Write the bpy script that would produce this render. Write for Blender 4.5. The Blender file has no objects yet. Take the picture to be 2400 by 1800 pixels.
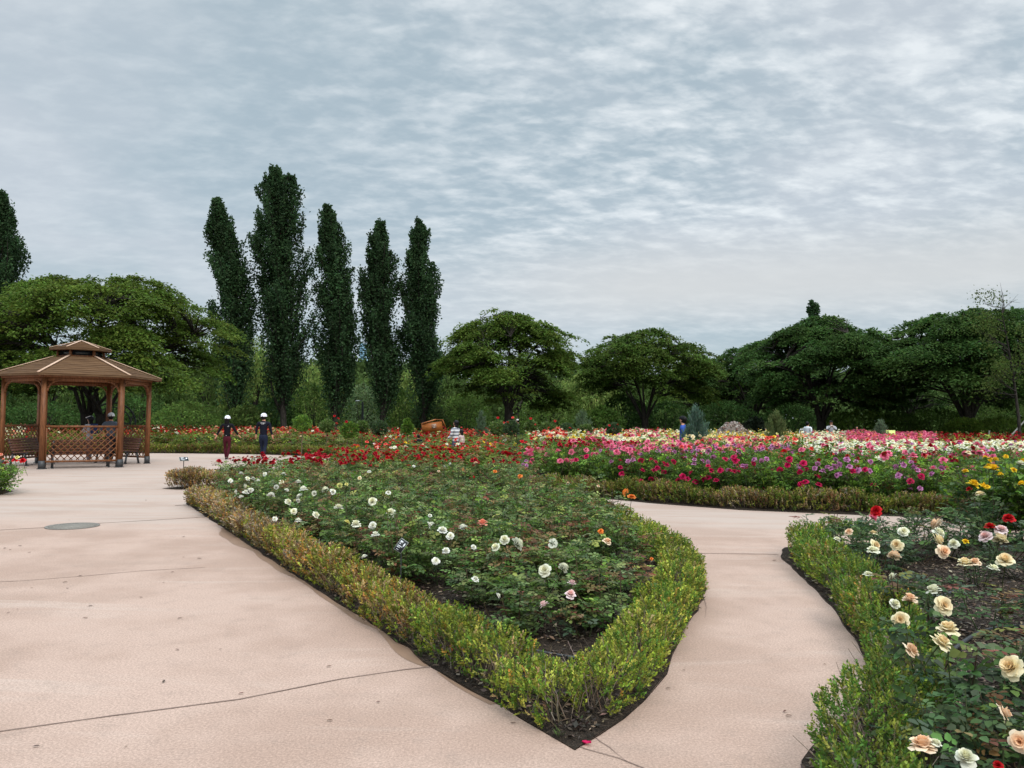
import bpy, bmesh, math, random
import numpy as np
from mathutils import Matrix, Vector, geometry
sc = bpy.context.scene
R = math.radians
rng = np.random.default_rng(7)
random.seed(7)
COL = sc.collection

# ------------------------------------------------------------------ camera
F = 1802.0                       # focal length in photo pixels (photo 2400 wide)
CAMZ = 1.6
PITCH, ROLL = 2.67, 0.5
cam_d = bpy.data.cameras.new('camera')
cam = bpy.data.objects.new('camera', cam_d); COL.objects.link(cam)
cam_d.sensor_width = 36.0; cam_d.lens = 36.0 * F / 2400.0
cam_d.clip_end = 6000; cam_d.clip_start = 0.05
RM = Matrix.Rotation(R(90 + PITCH), 3, 'X') @ Matrix.Rotation(R(ROLL), 3, 'Z')
cam.matrix_world = Matrix.Translation((0, 0, CAMZ)) @ RM.to_4x4()
sc.camera = cam
sc.render.resolution_x, sc.render.resolution_y = 1024, 768
RN = np.array(RM)

# ------------------------------------------------------------------ sky and sun
SUN_EL, SUN_AZ = 48.0, 155.0      # azimuth measured from +Y clockwise (behind the camera, to the right)
w = bpy.data.worlds.new('World'); sc.world = w; w.use_nodes = True
nt = w.node_tree; N = nt.nodes; L = nt.links; N.clear()
def nd(tree, typ, **kw):
    n = tree.nodes.new(typ)
    for k, v in kw.items():
        if k.startswith('i_'):
            key = k[2:]; key = int(key) if key.isdigit() else key.replace('_', ' ')
            n.inputs[key].default_value = v
        else: setattr(n, k, v)
    return n
def math_n(tree, op, a, b=None, c=None):
    n = tree.nodes.new('ShaderNodeMath'); n.operation = op
    for i, v in enumerate((a, b, c)):
        if v is None: continue
        if isinstance(v, (int, float)): n.inputs[i].default_value = v
        else: tree.links.new(v, n.inputs[i])
    return n.outputs[0]
def maprange(tree, v, a, b, c=0.0, d=1.0, smooth=True):
    n = tree.nodes.new('ShaderNodeMapRange'); n.interpolation_type = 'SMOOTHSTEP' if smooth else 'LINEAR'
    tree.links.new(v, n.inputs[0])
    for i, x in enumerate((a, b, c, d)): n.inputs[i + 1].default_value = x
    return n.outputs[0]
def mixc(tree, f, a, b, blend='MIX'):
    n = tree.nodes.new('ShaderNodeMix'); n.data_type = 'RGBA'; n.blend_type = blend
    for sock, v in ((n.inputs[0], f), (n.inputs[6], a), (n.inputs[7], b)):
        if isinstance(v, (int, float)): sock.default_value = v
        elif isinstance(v, tuple): sock.default_value = v if len(v) == 4 else (*v, 1)
        else: tree.links.new(v, sock)
    return n.outputs[2]
def lin(r, g, b):
    f = lambda c: (c / 255 / 12.92) if c / 255 <= 0.04045 else ((c / 255 + 0.055) / 1.055) ** 2.4
    return (f(r), f(g), f(b))
tc = nd(nt, 'ShaderNodeTexCoord'); sx = nd(nt, 'ShaderNodeSeparateXYZ'); L.new(tc.outputs['Generated'], sx.inputs[0])
zc = math_n(nt, 'MAXIMUM', sx.outputs[2], 0.03)
zz = math_n(nt, 'ADD', zc, 0.21)
pu = math_n(nt, 'DIVIDE', sx.outputs[0], zz); pv = math_n(nt, 'DIVIDE', sx.outputs[1], zz)
cb = nd(nt, 'ShaderNodeCombineXYZ'); L.new(pu, cb.inputs[0]); L.new(pv, cb.inputs[1])
def sky_noise(rot, sca, scale, detail, rough, dist, off):
    m = nd(nt, 'ShaderNodeMapping'); m.inputs['Rotation'].default_value = (0, 0, R(rot)); m.inputs['Scale'].default_value = sca
    m.inputs['Location'].default_value = off
    L.new(cb.outputs[0], m.inputs[0])
    n = nd(nt, 'ShaderNodeTexNoise'); n.inputs['Scale'].default_value = scale; n.inputs['Detail'].default_value = detail
    n.inputs['Roughness'].default_value = rough; n.inputs['Distortion'].default_value = dist
    L.new(m.outputs[0], n.inputs['Vector']); return n.outputs['Fac']
big = sky_noise(20, (1, 1, 1), 1.1, 3, 0.5, 0.3, (3.1, 1.7, 0))
rip = sky_noise(-42, (1.0, 1.8, 1), 5.4, 6, 0.56, 0.2, (0, 0.6, 0))
fin = sky_noise(-52, (1.0, 1.5, 1), 16.0, 4, 0.55, 0.15, (5, 2, 0))
el = sx.outputs[2]
bigm = maprange(nt, big, 0.36, 0.66)
ripm = maprange(nt, rip, 0.43, 0.70)
finm = maprange(nt, fin, 0.38, 0.72)
side = maprange(nt, sx.outputs[0], -0.45, 0.25, 0.34, 1.12)           # the ripples are crisper towards the right
lowfade = maprange(nt, el, 0.05, 0.2, 0.1, 1.0)
patch = math_n(nt, 'MULTIPLY', math_n(nt, 'ADD', math_n(nt, 'MULTIPLY', ripm, 0.62), math_n(nt, 'MULTIPLY', finm, 0.38)), math_n(nt, 'MULTIPLY', side, lowfade))
c0 = mixc(nt, bigm, lin(173, 190, 200), lin(197, 206, 214))
c1 = mixc(nt, patch, c0, lin(236, 242, 245))
warm = math_n(nt, 'MULTIPLY', maprange(nt, el, 0.10, 0.17), maprange(nt, el, 0.26, 0.17))
warm = math_n(nt, 'MULTIPLY', warm, maprange(nt, sx.outputs[0], -0.15, 0.2, 0.1, 0.9))
c2 = mixc(nt, warm, c1, lin(214, 216, 216))
hor = maprange(nt, el, 0.13, 0.02)
c3 = mixc(nt, hor, c2, lin(190, 204, 212))
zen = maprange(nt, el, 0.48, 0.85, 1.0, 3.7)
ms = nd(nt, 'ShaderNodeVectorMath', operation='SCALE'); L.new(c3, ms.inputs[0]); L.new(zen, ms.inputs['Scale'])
sky = nd(nt, 'ShaderNodeTexSky', sky_type='NISHITA', sun_disc=False, sun_elevation=R(SUN_EL), sun_rotation=R(SUN_AZ))
b1 = nd(nt, 'ShaderNodeBackground', i_Strength=0.1); L.new(sky.outputs[0], b1.inputs[0])
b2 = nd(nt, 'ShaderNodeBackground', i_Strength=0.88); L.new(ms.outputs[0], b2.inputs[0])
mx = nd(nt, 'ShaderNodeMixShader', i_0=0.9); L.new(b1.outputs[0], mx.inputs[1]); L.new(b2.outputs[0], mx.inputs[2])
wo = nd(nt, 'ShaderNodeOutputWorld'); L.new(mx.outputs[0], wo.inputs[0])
sd = bpy.data.lights.new('sun', 'SUN'); sd.energy = 1.5; sd.angle = R(22); sd.color = (1.0, 0.96, 0.9)
sun = bpy.data.objects.new('sun', sd); COL.objects.link(sun)
az = R(SUN_AZ); e_ = R(SUN_EL)
sdir = Vector((math.sin(az) * math.cos(e_), math.cos(az) * math.cos(e_), math.sin(e_)))
sun.rotation_euler = sdir.to_track_quat('Z', 'Y').to_euler(); sun.location = (5, -5, 30)
sc.view_settings.view_transform = 'Standard'; sc.view_settings.look = 'None'
sc.view_settings.exposure = 0.25; sc.view_settings.gamma = 1.0
sc.render.engine = 'CYCLES'
sc.cycles.max_bounces = 6; sc.cycles.diffuse_bounces = 3; sc.cycles.glossy_bounces = 2
sc.cycles.transmission_bounces = 3; sc.cycles.transparent_max_bounces = 4
sc.cycles.use_denoising = True

# ------------------------------------------------------------------ helpers
def P(px, py, z=0.0):
    """world point at height z seen at photo pixel (px, py)"""
    d = RN @ np.array([(px - 1200) / F, (900 - py) / F, -1.0])
    t = (z - CAMZ) / d[2]
    return np.array([d[0] * t, d[1] * t, z])
def PD(px, py, dist):
    """world point at depth dist (along +Y) seen at photo pixel"""
    d = RN @ np.array([(px - 1200) / F, (900 - py) / F, -1.0])
    t = dist / d[1]
    return np.array([d[0] * t, dist, CAMZ + d[2] * t])
def proj(p):
    q = RN.T @ (np.asarray(p, float) - np.array([0, 0, CAMZ]))
    return 1200 + F * q[0] / -q[2], 900 - F * q[1] / -q[2]

def link(o, parent=None):
    COL.objects.link(o)
    if parent is not None: o.parent = parent
    return o
def tag(o, label=None, cat=None, group=None, kind=None):
    for k, v in (('label', label), ('category', cat), ('group', group), ('kind', kind)):
        if v: o[k] = v
    return o
def empty(name, loc, rz=0.0, label=None, cat=None, group=None):
    o = bpy.data.objects.new(name, None); o.empty_display_size = 0.2
    o.location = tuple(float(v) for v in loc); o.rotation_euler = (0, 0, rz)
    link(o); return tag(o, label, cat, group)
def unit(v):
    n = np.linalg.norm(v, axis=-1, keepdims=True); n[n == 0] = 1
    return v / n

class Geo:
    def __init__(s): s.V = []; s.F = []; s.C = []; s.M = []; s.n = 0
    def add(s, V, Fc, col=(1, 1, 1), mat=0):
        V = np.asarray(V, np.float32).reshape(-1, 3); Fc = np.asarray(Fc, np.int32)
        if Fc.size == 0: return s
        col = np.asarray(col, np.float32)
        if col.ndim == 1: col = np.tile(col, (len(Fc), 1))
        s.V.append(V); s.F.append(Fc + s.n); s.C.append(col); s.M.append(np.full(len(Fc), mat, np.int32)); s.n += len(V)
        return s
    def addgeo(s, g, M=None, colmul=None, matoff=0):
        for V, Fc, c, m, off in zip(g.V, g.F, g.C, g.M, np.cumsum([0] + [len(v) for v in g.V[:-1]])):
            VV = V
            if M is not None: VV = V @ np.asarray(M)[:3, :3].T + np.asarray(M)[:3, 3]
            s.V.append(VV.astype(np.float32)); s.F.append(Fc - off + s.n); s.C.append(c if colmul is None else c * np.asarray(colmul, np.float32)); s.M.append(m + matoff); s.n += len(V)
        return s
    def mesh(s, name, mats, smooth=False):
        me = bpy.data.meshes.new(name)
        V = np.concatenate(s.V); nf = sum(len(f) for f in s.F)
        li = np.concatenate([f.ravel() for f in s.F]); lt = np.concatenate([np.full(len(f), f.shape[1], np.int32) for f in s.F])
        ls = np.concatenate([[0], np.cumsum(lt)[:-1]]).astype(np.int32)
        me.vertices.add(len(V)); me.vertices.foreach_set('co', V.ravel())
        me.loops.add(len(li)); me.loops.foreach_set('vertex_index', li)
        me.polygons.add(nf); me.polygons.foreach_set('loop_start', ls); me.polygons.foreach_set('loop_total', lt)
        me.polygons.foreach_set('material_index', np.concatenate(s.M))
        if smooth: me.polygons.foreach_set('use_smooth', np.ones(nf, bool))
        a = me.attributes.new('col', 'FLOAT_COLOR', 'FACE')
        C = np.concatenate(s.C); a.data.foreach_set('color', np.concatenate([C, np.ones((nf, 1), np.float32)], 1).ravel())
        me.update(calc_edges=True)
        for m in (mats if isinstance(mats, (list, tuple)) else [mats]): me.materials.append(m)
        return me
    def build(s, name, mats, parent=None, smooth=False):
        return link(bpy.data.objects.new(name, s.mesh(name, mats, smooth)), parent)
    # shapes
    def box(s, c, size, rot=None, col=(1, 1, 1), mat=0, taper=1.0):
        sx_, sy_, sz_ = [v / 2 for v in size]
        v = np.array([[x * (taper if z > 0 else 1), y * (taper if z > 0 else 1), z] for z in (-sz_, sz_) for x, y in ((-sx_, -sy_), (sx_, -sy_), (sx_, sy_), (-sx_, sy_))])
        if rot is not None: v = v @ np.array(rot).T
        return s.add(v + np.array(c), [(3, 2, 1, 0), (4, 5, 6, 7), (0, 1, 5, 4), (1, 2, 6, 5), (2, 3, 7, 6), (3, 0, 4, 7)], col, mat)
    def bar(s, a, b, wd, th, up=(0, 0, 1), col=(1, 1, 1), mat=0):
        a, b = np.array(a, float), np.array(b, float); d = b - a; ln = np.linalg.norm(d); d = d / ln
        side = np.cross(d, np.array(up, float)); side = side / (np.linalg.norm(side) + 1e-9); u = np.cross(side, d)
        return s.box((a + b) / 2, (wd, ln, th), np.stack([side, d, u], 1), col, mat)
    def tube(s, pts, rad, sides=6, col=(1, 1, 1), mat=0, cap=True):
        pts = np.asarray(pts, float); n = len(pts); rad = np.broadcast_to(np.asarray(rad, float), (n,))
        t = np.gradient(pts, axis=0); t = unit(t)
        ref = np.array([0, 0, 1.0]) if abs(t[:, 2]).mean() < 0.8 else np.array([1.0, 0, 0])
        a = unit(np.cross(t, ref)); b = np.cross(t, a)
        th = np.linspace(0, 2 * np.pi, sides, endpoint=False)
        ring = pts[:, None] + rad[:, None, None] * (a[:, None] * np.cos(th)[None, :, None] + b[:, None] * np.sin(th)[None, :, None])
        i = np.arange(n - 1)[:, None] * sides; j = np.arange(sides)[None]; k = (j + 1) % sides
        q = np.stack([i + j, i + k, i + sides + k, i + sides + j], -1).reshape(-1, 4)
        s.add(ring.reshape(-1, 3), q, col, mat)
        if cap:
            s.add(ring[-1], [list(range(sides))], col, mat); s.add(ring[0], [list(range(sides))[::-1]], col, mat)
        return s
    def lathe(s, prof, c=(0, 0, 0), sides=16, col=(1, 1, 1), mat=0, scale=(1, 1, 1), rot=None):
        prof = np.asarray(prof, float); n = len(prof); th = np.linspace(0, 2 * np.pi, sides, endpoint=False)
        v = np.stack([prof[:, 0, None] * np.cos(th), prof[:, 0, None] * np.sin(th), np.repeat(prof[:, 1, None], sides, 1)], -1).reshape(-1, 3) * np.array(scale)
        if rot is not None: v = v @ np.array(rot).T
        i = np.arange(n - 1)[:, None] * sides; j = np.arange(sides)[None]; k = (j + 1) % sides
        return s.add(v + np.array(c), np.stack([i + j, i + k, i + sides + k, i + sides + j], -1).reshape(-1, 4), col, mat)

def leaf_verts(C, D, U, Ln, W, fold=0.12, hi=False):
    """pointed leaves folded along the midrib; returns verts, faces"""
    C, D, U = np.asarray(C, float), unit(np.asarray(D, float)), np.asarray(U, float)
    n = len(C); Ln = np.broadcast_to(Ln, (n,))[:, None]; W = np.broadcast_to(W, (n,))[:, None]
    S = unit(np.cross(D, U)); Nn = np.cross(S, D); fo = fold * W
    if not hi:
        v = np.stack([C, C + D * Ln * .45 + S * W / 2 + Nn * fo, C + D * Ln, C + D * Ln * .45 - S * W / 2 + Nn * fo], 1).reshape(-1, 3)
        b = np.arange(n)[:, None] * 4
        return v, np.concatenate([b + [0, 1, 2], b + [0, 2, 3]])
    v = np.stack([C, C + D * Ln * .3 + S * W * .5 + Nn * fo, C + D * Ln * .3 - S * W * .5 + Nn * fo,
                  C + D * Ln * .72 + S * W * .36 + Nn * fo * .6, C + D * Ln * .72 - S * W * .36 + Nn * fo * .6, C + D * Ln - Nn * Ln * .08], 1).reshape(-1, 3)
    b = np.arange(n)[:, None] * 6
    return v, np.concatenate([b + [0, 1, 3, 5], b + [0, 5, 4, 2]])
def add_leaves(g, C, D, U, Ln, W, col, fold=0.12, hi=False, mat=0):
    v, f = leaf_verts(C, D, U, Ln, W, fold, hi)
    col = np.asarray(col, np.float32)
    if col.ndim == 1: col = np.tile(col, (len(C), 1))
    g.add(v, f, np.concatenate([col, col]), mat)
def rv(n, r=None): return unit((r or rng).normal(size=(n, 3)))
def mixcol(n, cols, wts, jit=0.12, r=None):
    r = r or rng
    c = np.array(cols)[r.choice(len(cols), n, p=np.array(wts) / sum(wts))]
    return np.clip(c * (1 + r.normal(0, jit, (n, 1))) * (1 + r.normal(0, jit * .4, (n, 3))), 0.002, 1)

# ------------------------------------------------------------------ materials
def mat(name, base=None, rough=0.6, spec=0.4, metal=0.0):
    m = bpy.data.materials.new(name); m.use_nodes = True
    b = m.node_tree.nodes['Principled BSDF']
    b.inputs['Roughness'].default_value = rough; b.inputs['Specular IOR Level'].default_value = spec; b.inputs['Metallic'].default_value = metal
    if base: b.inputs['Base Color'].default_value = (*base, 1)
    return m, m.node_tree, b
def noise(t, scale, detail=4, rough=.5, vec=None, dist=0.0):
    n = nd(t, 'ShaderNodeTexNoise'); n.inputs['Scale'].default_value = scale; n.inputs['Detail'].default_value = detail
    n.inputs['Roughness'].default_value = rough; n.inputs['Distortion'].default_value = dist
    if vec is not None: t.links.new(vec, n.inputs['Vector'])
    return n.outputs['Fac']
def bump(t, b, h, strength=.3, dist=.01):
    n = nd(t, 'ShaderNodeBump', i_Strength=strength, i_Distance=dist); t.links.new(h, n.inputs['Height']); t.links.new(n.outputs[0], b.inputs['Normal'])
def simple(name, c, rough=.6, spec=.4, metal=0, var=.25, scale=30, bmp=0.15):
    m, t, b = mat(name, None, rough, spec, metal)
    co = nd(t, 'ShaderNodeTexCoord').outputs['Object']
    f = noise(t, scale, 5, .6, co)
    t.links.new(mixc(t, f, tuple(v * (1 - var) for v in c), tuple(min(1, v * (1 + var)) for v in c)), b.inputs['Base Color'])
    if bmp: bump(t, b, f, bmp, .01)
    return m
def leafmat(name, rough=.45, spec=.35, trans=.28, objvar=.25, bright=1.0):
    m, t, b = mat(name, None, rough, spec)
    a = nd(t, 'ShaderNodeAttribute', attribute_name='col')
    oi = nd(t, 'ShaderNodeObjectInfo')
    v = math_n(t, 'MULTIPLY_ADD', oi.outputs['Random'], objvar * bright, (1 - objvar / 2) * bright)
    ms = nd(t, 'ShaderNodeVectorMath', operation='SCALE'); t.links.new(a.outputs['Color'], ms.inputs[0]); t.links.new(v, ms.inputs['Scale'])
    geo = nd(t, 'ShaderNodeNewGeometry')
    back = mixc(t, geo.outputs['Backfacing'], ms.outputs[0], mixc(t, .35, ms.outputs[0], (.16, .2, .12, 1)))
    t.links.new(ms.outputs[0], b.inputs['Base Color'])
    tr = nd(t, 'ShaderNodeBsdfTranslucent'); t.links.new(ms.outputs[0], tr.inputs[0])
    mxs = nd(t, 'ShaderNodeMixShader', i_0=trans)
    t.links.new(b.outputs[0], mxs.inputs[1]); t.links.new(tr.outputs[0], mxs.inputs[2])
    t.links.new(mxs.outputs[0], t.nodes['Material Output'].inputs[0])
    return m
M = {}
M['leaf'] = leafmat('rose_leaf', .5, .18, .35); M['hedge'] = leafmat('box_leaf', .6, .2, .35, 0.0); M['tree'] = leafmat('tree_leaf', .75, .1, .4, .12)
M['petal'] = leafmat('petal', .6, .2, .3, .12)
M['cane'] = leafmat('cane', .6, .3, 0.0, .2)
def attrmat(name, rough=.7, spec=.3, scale=20, var=.25, bmp=.3):
    m, t, b = mat(name, None, rough, spec)
    a = nd(t, 'ShaderNodeAttribute', attribute_name='col')
    co = nd(t, 'ShaderNodeTexCoord').outputs['Object']; f = noise(t, scale, 6, .6, co)
    g = math_n(t, 'MULTIPLY_ADD', f, 2 * var, 1 - var)
    ms = nd(t, 'ShaderNodeVectorMath', operation='SCALE'); t.links.new(a.outputs['Color'], ms.inputs[0]); t.links.new(g, ms.inputs['Scale'])
    t.links.new(ms.outputs[0], b.inputs['Base Color'])
    if bmp: bump(t, b, f, bmp, .01)
    return m
M['paint'] = attrmat('matt_surface')
def barkmat():
    m, t, b = mat('bark', None, .85, .2)
    co = nd(t, 'ShaderNodeTexCoord').outputs['Object']
    mp = nd(t, 'ShaderNodeMapping'); mp.inputs['Scale'].default_value = (6, 6, 1.2); t.links.new(co, mp.inputs[0])
    f = noise(t, 2.5, 8, .65, mp.outputs[0])
    t.links.new(mixc(t, maprange(t, f, .3, .7), (.016, .013, .011), (.06, .05, .042)), b.inputs['Base Color'])
    bump(t, b, f, .6, .04); return m
M['bark'] = barkmat()
def pavemat():
    m, t, b = mat('pink_concrete', None, .82, .25)
    co = nd(t, 'ShaderNodeTexCoord').outputs['Object']
    mp = nd(t, 'ShaderNodeMapping'); mp.inputs['Rotation'].default_value = (0, 0, R(-12)); mp.inputs['Scale'].default_value = (.35, 1.6, 1); t.links.new(co, mp.inputs[0])
    big_ = noise(t, .55, 4, .6, co); streak = noise(t, 1.1, 7, .6, mp.outputs[0], .6); fine = noise(t, 75, 5, .85, co); mid = noise(t, 5, 9, .75, co)
    c = mixc(t, maprange(t, big_, .40, .60), (.400, .276, .216), (.480, .342, .276))
    c = mixc(t, math_n(t, 'MULTIPLY', maprange(t, streak, .52, .72), .6), c, (.53, .415, .35))
    c = mixc(t, math_n(t, 'MULTIPLY', maprange(t, streak, .44, .22), .5), c, (.365, .265, .21))
    c = mixc(t, math_n(t, 'MULTIPLY', maprange(t, mid, .5, .72), .4), c, (.295, .22, .18))
    sp = maprange(t, fine, .30, .75, .62, 1.33)
    ms = nd(t, 'ShaderNodeVectorMath', operation='SCALE'); t.links.new(c, ms.inputs[0]); t.links.new(sp, ms.inputs['Scale'])
    sy = nd(t, 'ShaderNodeSeparateXYZ'); t.links.new(co, sy.inputs[0])
    far = maprange(t, sy.outputs[1], 10.5, 12.5)          # an older, paler and greyer pour further up the plaza
    edge = math_n(t, 'MULTIPLY', far, maprange(t, streak, .36, .66, .35, 1.0))
    c = mixc(t, edge, ms.outputs[0], (.43, .345, .295))
    t.links.new(c, b.inputs['Base Color'])
    bump(t, b, math_n(t, 'ADD', math_n(t, 'MULTIPLY', fine, .3), mid), .08, .008)
    return m
M['pave'] = pavemat()
def soilmat():
    m, t, b = mat('dark_soil', None, .9, .15)
    co = nd(t, 'ShaderNodeTexCoord').outputs['Object']
    f = noise(t, 40, 8, .7, co); g = noise(t, 3, 4, .6, co); v = nd(t, 'ShaderNodeTexVoronoi', i_Scale=70); t.links.new(co, v.inputs['Vector'])
    c = mixc(t, maprange(t, f, .35, .7), (.018, .014, .011), (.085, .06, .043))
    c = mixc(t, math_n(t, 'MULTIPLY', maprange(t, g, .45, .7), .5), c, (.10, .075, .055))
    t.links.new(c, b.inputs['Base Color'])
    bump(t, b, math_n(t, 'ADD', f, v.outputs['Distance']), .9, .04); return m
M['soil'] = soilmat()
def groundmat():
    m, t, b = mat('grassy_ground', None, .95, .1)
    co = nd(t, 'ShaderNodeTexCoord').outputs['Object']
    f = noise(t, 1.5, 8, .7, co)
    t.links.new(mixc(t, maprange(t, f, .3, .7), (.02, .035, .012), (.06, .08, .03)), b.inputs['Base Color']); bump(t, b, f, .8, .1); return m
M['ground'] = groundmat()
M['joint'] = simple('joint_dirt', (.20, .14, .115), .9, .1)
M['stain'] = simple('damp_stain', (.27, .17, .115), .5, .4, var=.15, scale=8)
def woodmat(name, dark, light, axis=(1, 1, 12), sc_=3):
    m, t, b = mat(name, None, .55, .35)
    co = nd(t, 'ShaderNodeTexCoord').outputs['Object']
    mp = nd(t, 'ShaderNodeMapping'); mp.inputs['Scale'].default_value = axis; t.links.new(co, mp.inputs[0])
    f = noise(t, sc_, 6, .6, mp.outputs[0], .4)
    t.links.new(mixc(t, maprange(t, f, .3, .7), dark, light), b.inputs['Base Color']); bump(t, b, f, .2, .01); return m
M['wood'] = woodmat('stained_timber', (.12, .043, .016), (.25, .098, .036), (9, 9, 1))
M['slatwood'] = woodmat('bench_timber', (.095, .042, .03), (.19, .085, .058), (1, 9, 9))
def roofmat():
    m, t, b = mat('timber_shingle', None, .8, .2)
    co = nd(t, 'ShaderNodeTexCoord').outputs['Object']
    sy = nd(t, 'ShaderNodeSeparateXYZ'); t.links.new(co, sy.inputs[0])
    wv = nd(t, 'ShaderNodeTexWave', wave_type='BANDS', bands_direction='Z', i_Scale=6.5, i_Distortion=.6); t.links.new(co, wv.inputs[0])
    mp = nd(t, 'ShaderNodeMapping'); mp.inputs['Scale'].default_value = (2, 2, 60); t.links.new(co, mp.inputs[0])
    f = noise(t, 1, 5, .6, mp.outputs[0])
    c = mixc(t, maprange(t, f, .3, .7), (.080, .041, .019), (.165, .092, .044))
    c = mixc(t, math_n(t, 'MULTIPLY', maprange(t, wv.outputs['Fac'], .75, 1), .5), c, (.06, .03, .018))
    t.links.new(c, b.inputs['Base Color']); bump(t, b, wv.outputs['Fac'], .5, .02); return m
M['roof'] = roofmat()
M['trim'] = simple('pale_ridge_trim', (.62, .42, .30), .6)
M['iron'] = simple('dark_grey_metal', (.045, .048, .052), .5, .5)
M['black'] = simple('black_plastic', (.02, .021, .023), .4, .5)
M['hose'] = simple('hose_plastic', (.035, .038, .042), .35, .6)
M['white'] = simple('white_paint', (.78, .78, .78), .5, .4, var=.06)
M['glass'] = simple('dark_glass', (.02, .025, .03), .1, .6, var=.1)

# ------------------------------------------------------------------ ground, plaza, beds
g = Geo(); g.add([(-900, -300, -.05), (900, -300, -.05), (900, 2500, -.05), (-900, 2500, -.05)], [(0, 1, 2, 3)])
tag(g.build('ground', M['ground']), kind='structure')

A_poly = [(.32, 3.81), (.06, 4.2), (-.16, 4.52), (-.46, 4.97), (-.99, 5.93), (-2.13, 7.79), (-4.15, 11.2), (-6.05, 14.4), (-5.6, 14.9), (-3.5, 15.2), (-1, 15.1), (.6, 14.2), (1.3, 12.8), (1.75, 11), (1.93, 9.5), (1.99, 8.2),
          (1.87, 7.4), (1.60, 6.6), (1.40, 6.15), (1.19, 5.55), (1.00, 4.95), (.77, 4.47), (.62, 4.21)]
B_poly = [(-7.78, 17.25), (-7.3, 18.3), (-6.3, 19.8), (-5.2, 22), (-4.5, 25), (-3.7, 26.5), (.3, 26.6), (.0, 20), (-.5, 18.2), (-4, 17.6), (-7.4, 17.05)]
C_poly = [(-50, 18), (-30, 22), (-25, 26.5), (-20.3, 30.5), (-16.3, 34.0), (-11.3, 33.7), (-8.6, 32.5), (-6.3, 30.6), (-4.6, 29), (-1, 28.6), (.5, 29), (.5, 52), (-50, 52)]
D_poly = [(.15, 17.0), (.9, 16.5), (2.1, 15.7), (2.75, 15.05), (4.16, 14.04), (6.2, 13.4), (7.5, 13.1), (10, 12.9), (14, 13), (20, 14), (30, 24), (44, 50), (.9, 52), (.8, 30), (.6, 22), (.3, 18.2)]
F_poly = [(3.22, 9.25), (3.02, 8.1), (2.9, 7.32), (2.76, 6.6), (2.6, 6.0), (2.46, 5.47), (2.34, 5.1), (2.18, 4.75), (1.95, 4.4), (1.7, 4.12), (1.48, 3.85), (1.3, 3.5), (1.15, 3.1), (.95, 2.3), (.9, 1.2), (9, 1.2), (11, 11.2), (7, 10.7), (5, 10.3), (3.5, 9.9)]
G_poly = [(-10.25, 15.3), (-10.5, 16.3), (-11.5, 17.2), (-15, 17.4), (-15, 12), (-10.9, 13.6)]
def inpoly(p, poly):
    x, y = p[0], p[1]; r = False; j = len(poly) - 1
    for i in range(len(poly)):
        xi, yi = poly[i]; xj, yj = poly[j]
        if (yi > y) != (yj > y) and x < (xj - xi) * (y - yi) / (yj - yi) + xi: r = not r
        j = i
    return r
def edge_dist(p, poly):
    p = np.array(p[:2]); a = np.array(poly); b = np.roll(a, -1, 0); ab = b - a
    t = np.clip(((p - a) * ab).sum(1) / (ab ** 2).sum(1), 0, 1)
    return np.min(np.linalg.norm(a + t[:, None] * ab - p, axis=1))
def densify(poly, step=.3, jit=.012, closed=True):
    out = []; n = len(poly)
    for i in range(n if closed else n - 1):
        a = np.array(poly[i]); b = np.array(poly[(i + 1) % n]); k = max(1, int(np.linalg.norm(b - a) / step))
        for q in range(k): out.append(a + (b - a) * q / k + rng.normal(0, jit, 2) * (q > 0))
    if not closed: out.append(np.array(poly[-1]))
    return np.array(out)
def chaikin(poly, it=1, closed=True):
    p = np.array(poly, float)
    for _ in range(it):
        q = np.roll(p, -1, 0)
        n = np.stack([p * .75 + q * .25, p * .25 + q * .75], 1).reshape(-1, p.shape[1])
        if not closed: n = np.concatenate([p[:1], n[:-2], p[-1:]])
        p = n
    return p

# plaza and paths: one pink concrete sheet; joints, cracks and damp stains laid a few mm proud
g = Geo(); g.add([(-48, -8, 0), (22, -8, 0), (22, 36, 0), (-48, 36, 0)], [(0, 1, 2, 3)])
g.add([(-48, -8, 0), (22, -8, 0), (22, -8, -.06), (-48, -8, -.06)], [(0, 1, 2, 3)])
def strip(g, pxs, wdt, z=.004, mt=1, jit=.001, step=.12, taper=False):
    pts = np.array([P(x, y)[:2] for x, y in pxs]); pts = densify(pts, step, 0, closed=False)
    t = unit(np.gradient(pts, axis=0)); nrm = np.stack([-t[:, 1], t[:, 0]], 1)
    pts = pts + nrm * np.cumsum(rng.normal(0, jit, len(pts)))[:, None] * .5
    ww = wdt * (1 + .5 * rng.random(len(pts)))
    if taper: ww = ww * np.linspace(1, .3, len(pts))
    l = pts + nrm * ww[:, None] / 2; r_ = pts - nrm * ww[:, None] / 2; n = len(pts)
    V = np.concatenate([np.c_[l, np.full(n, z)], np.c_[r_, np.full(n, z)]]); i = np.arange(n - 1)
    g.add(V, np.stack([i + n, i + n + 1, i + 1, i], 1), mat=mt)
strip(g, [(-200, 1743), (0, 1715), (265, 1678), (330, 1670), (560, 1640), (800, 1592), (950, 1570), (1030, 1562)], .008, jit=.001)
strip(g, [(-60, 1246), (100, 1237), (240, 1226), (330, 1221), (400, 1217), (480, 1212), (515, 1209)], .018, jit=.002)
strip(g, [(-20, 1365), (60, 1361), (200, 1350), (330, 1338), (480, 1330)], .008, z=.003, jit=.002)
strip(g, [(1357, 1750), (1372, 1756), (1400, 1764), (1450, 1778), (1500, 1798), (1560, 1822)], .005, jit=.001)
strip(g, [(1390, 1722), (1407, 1738), (1430, 1752), (1448, 1768), (1462, 1778), (1472, 1787)], .004, jit=.003, taper=True)
strip(g, [(1618, 1297), (1700, 1298), (1790, 1299), (1822, 1300)], .014, jit=.001)
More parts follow.
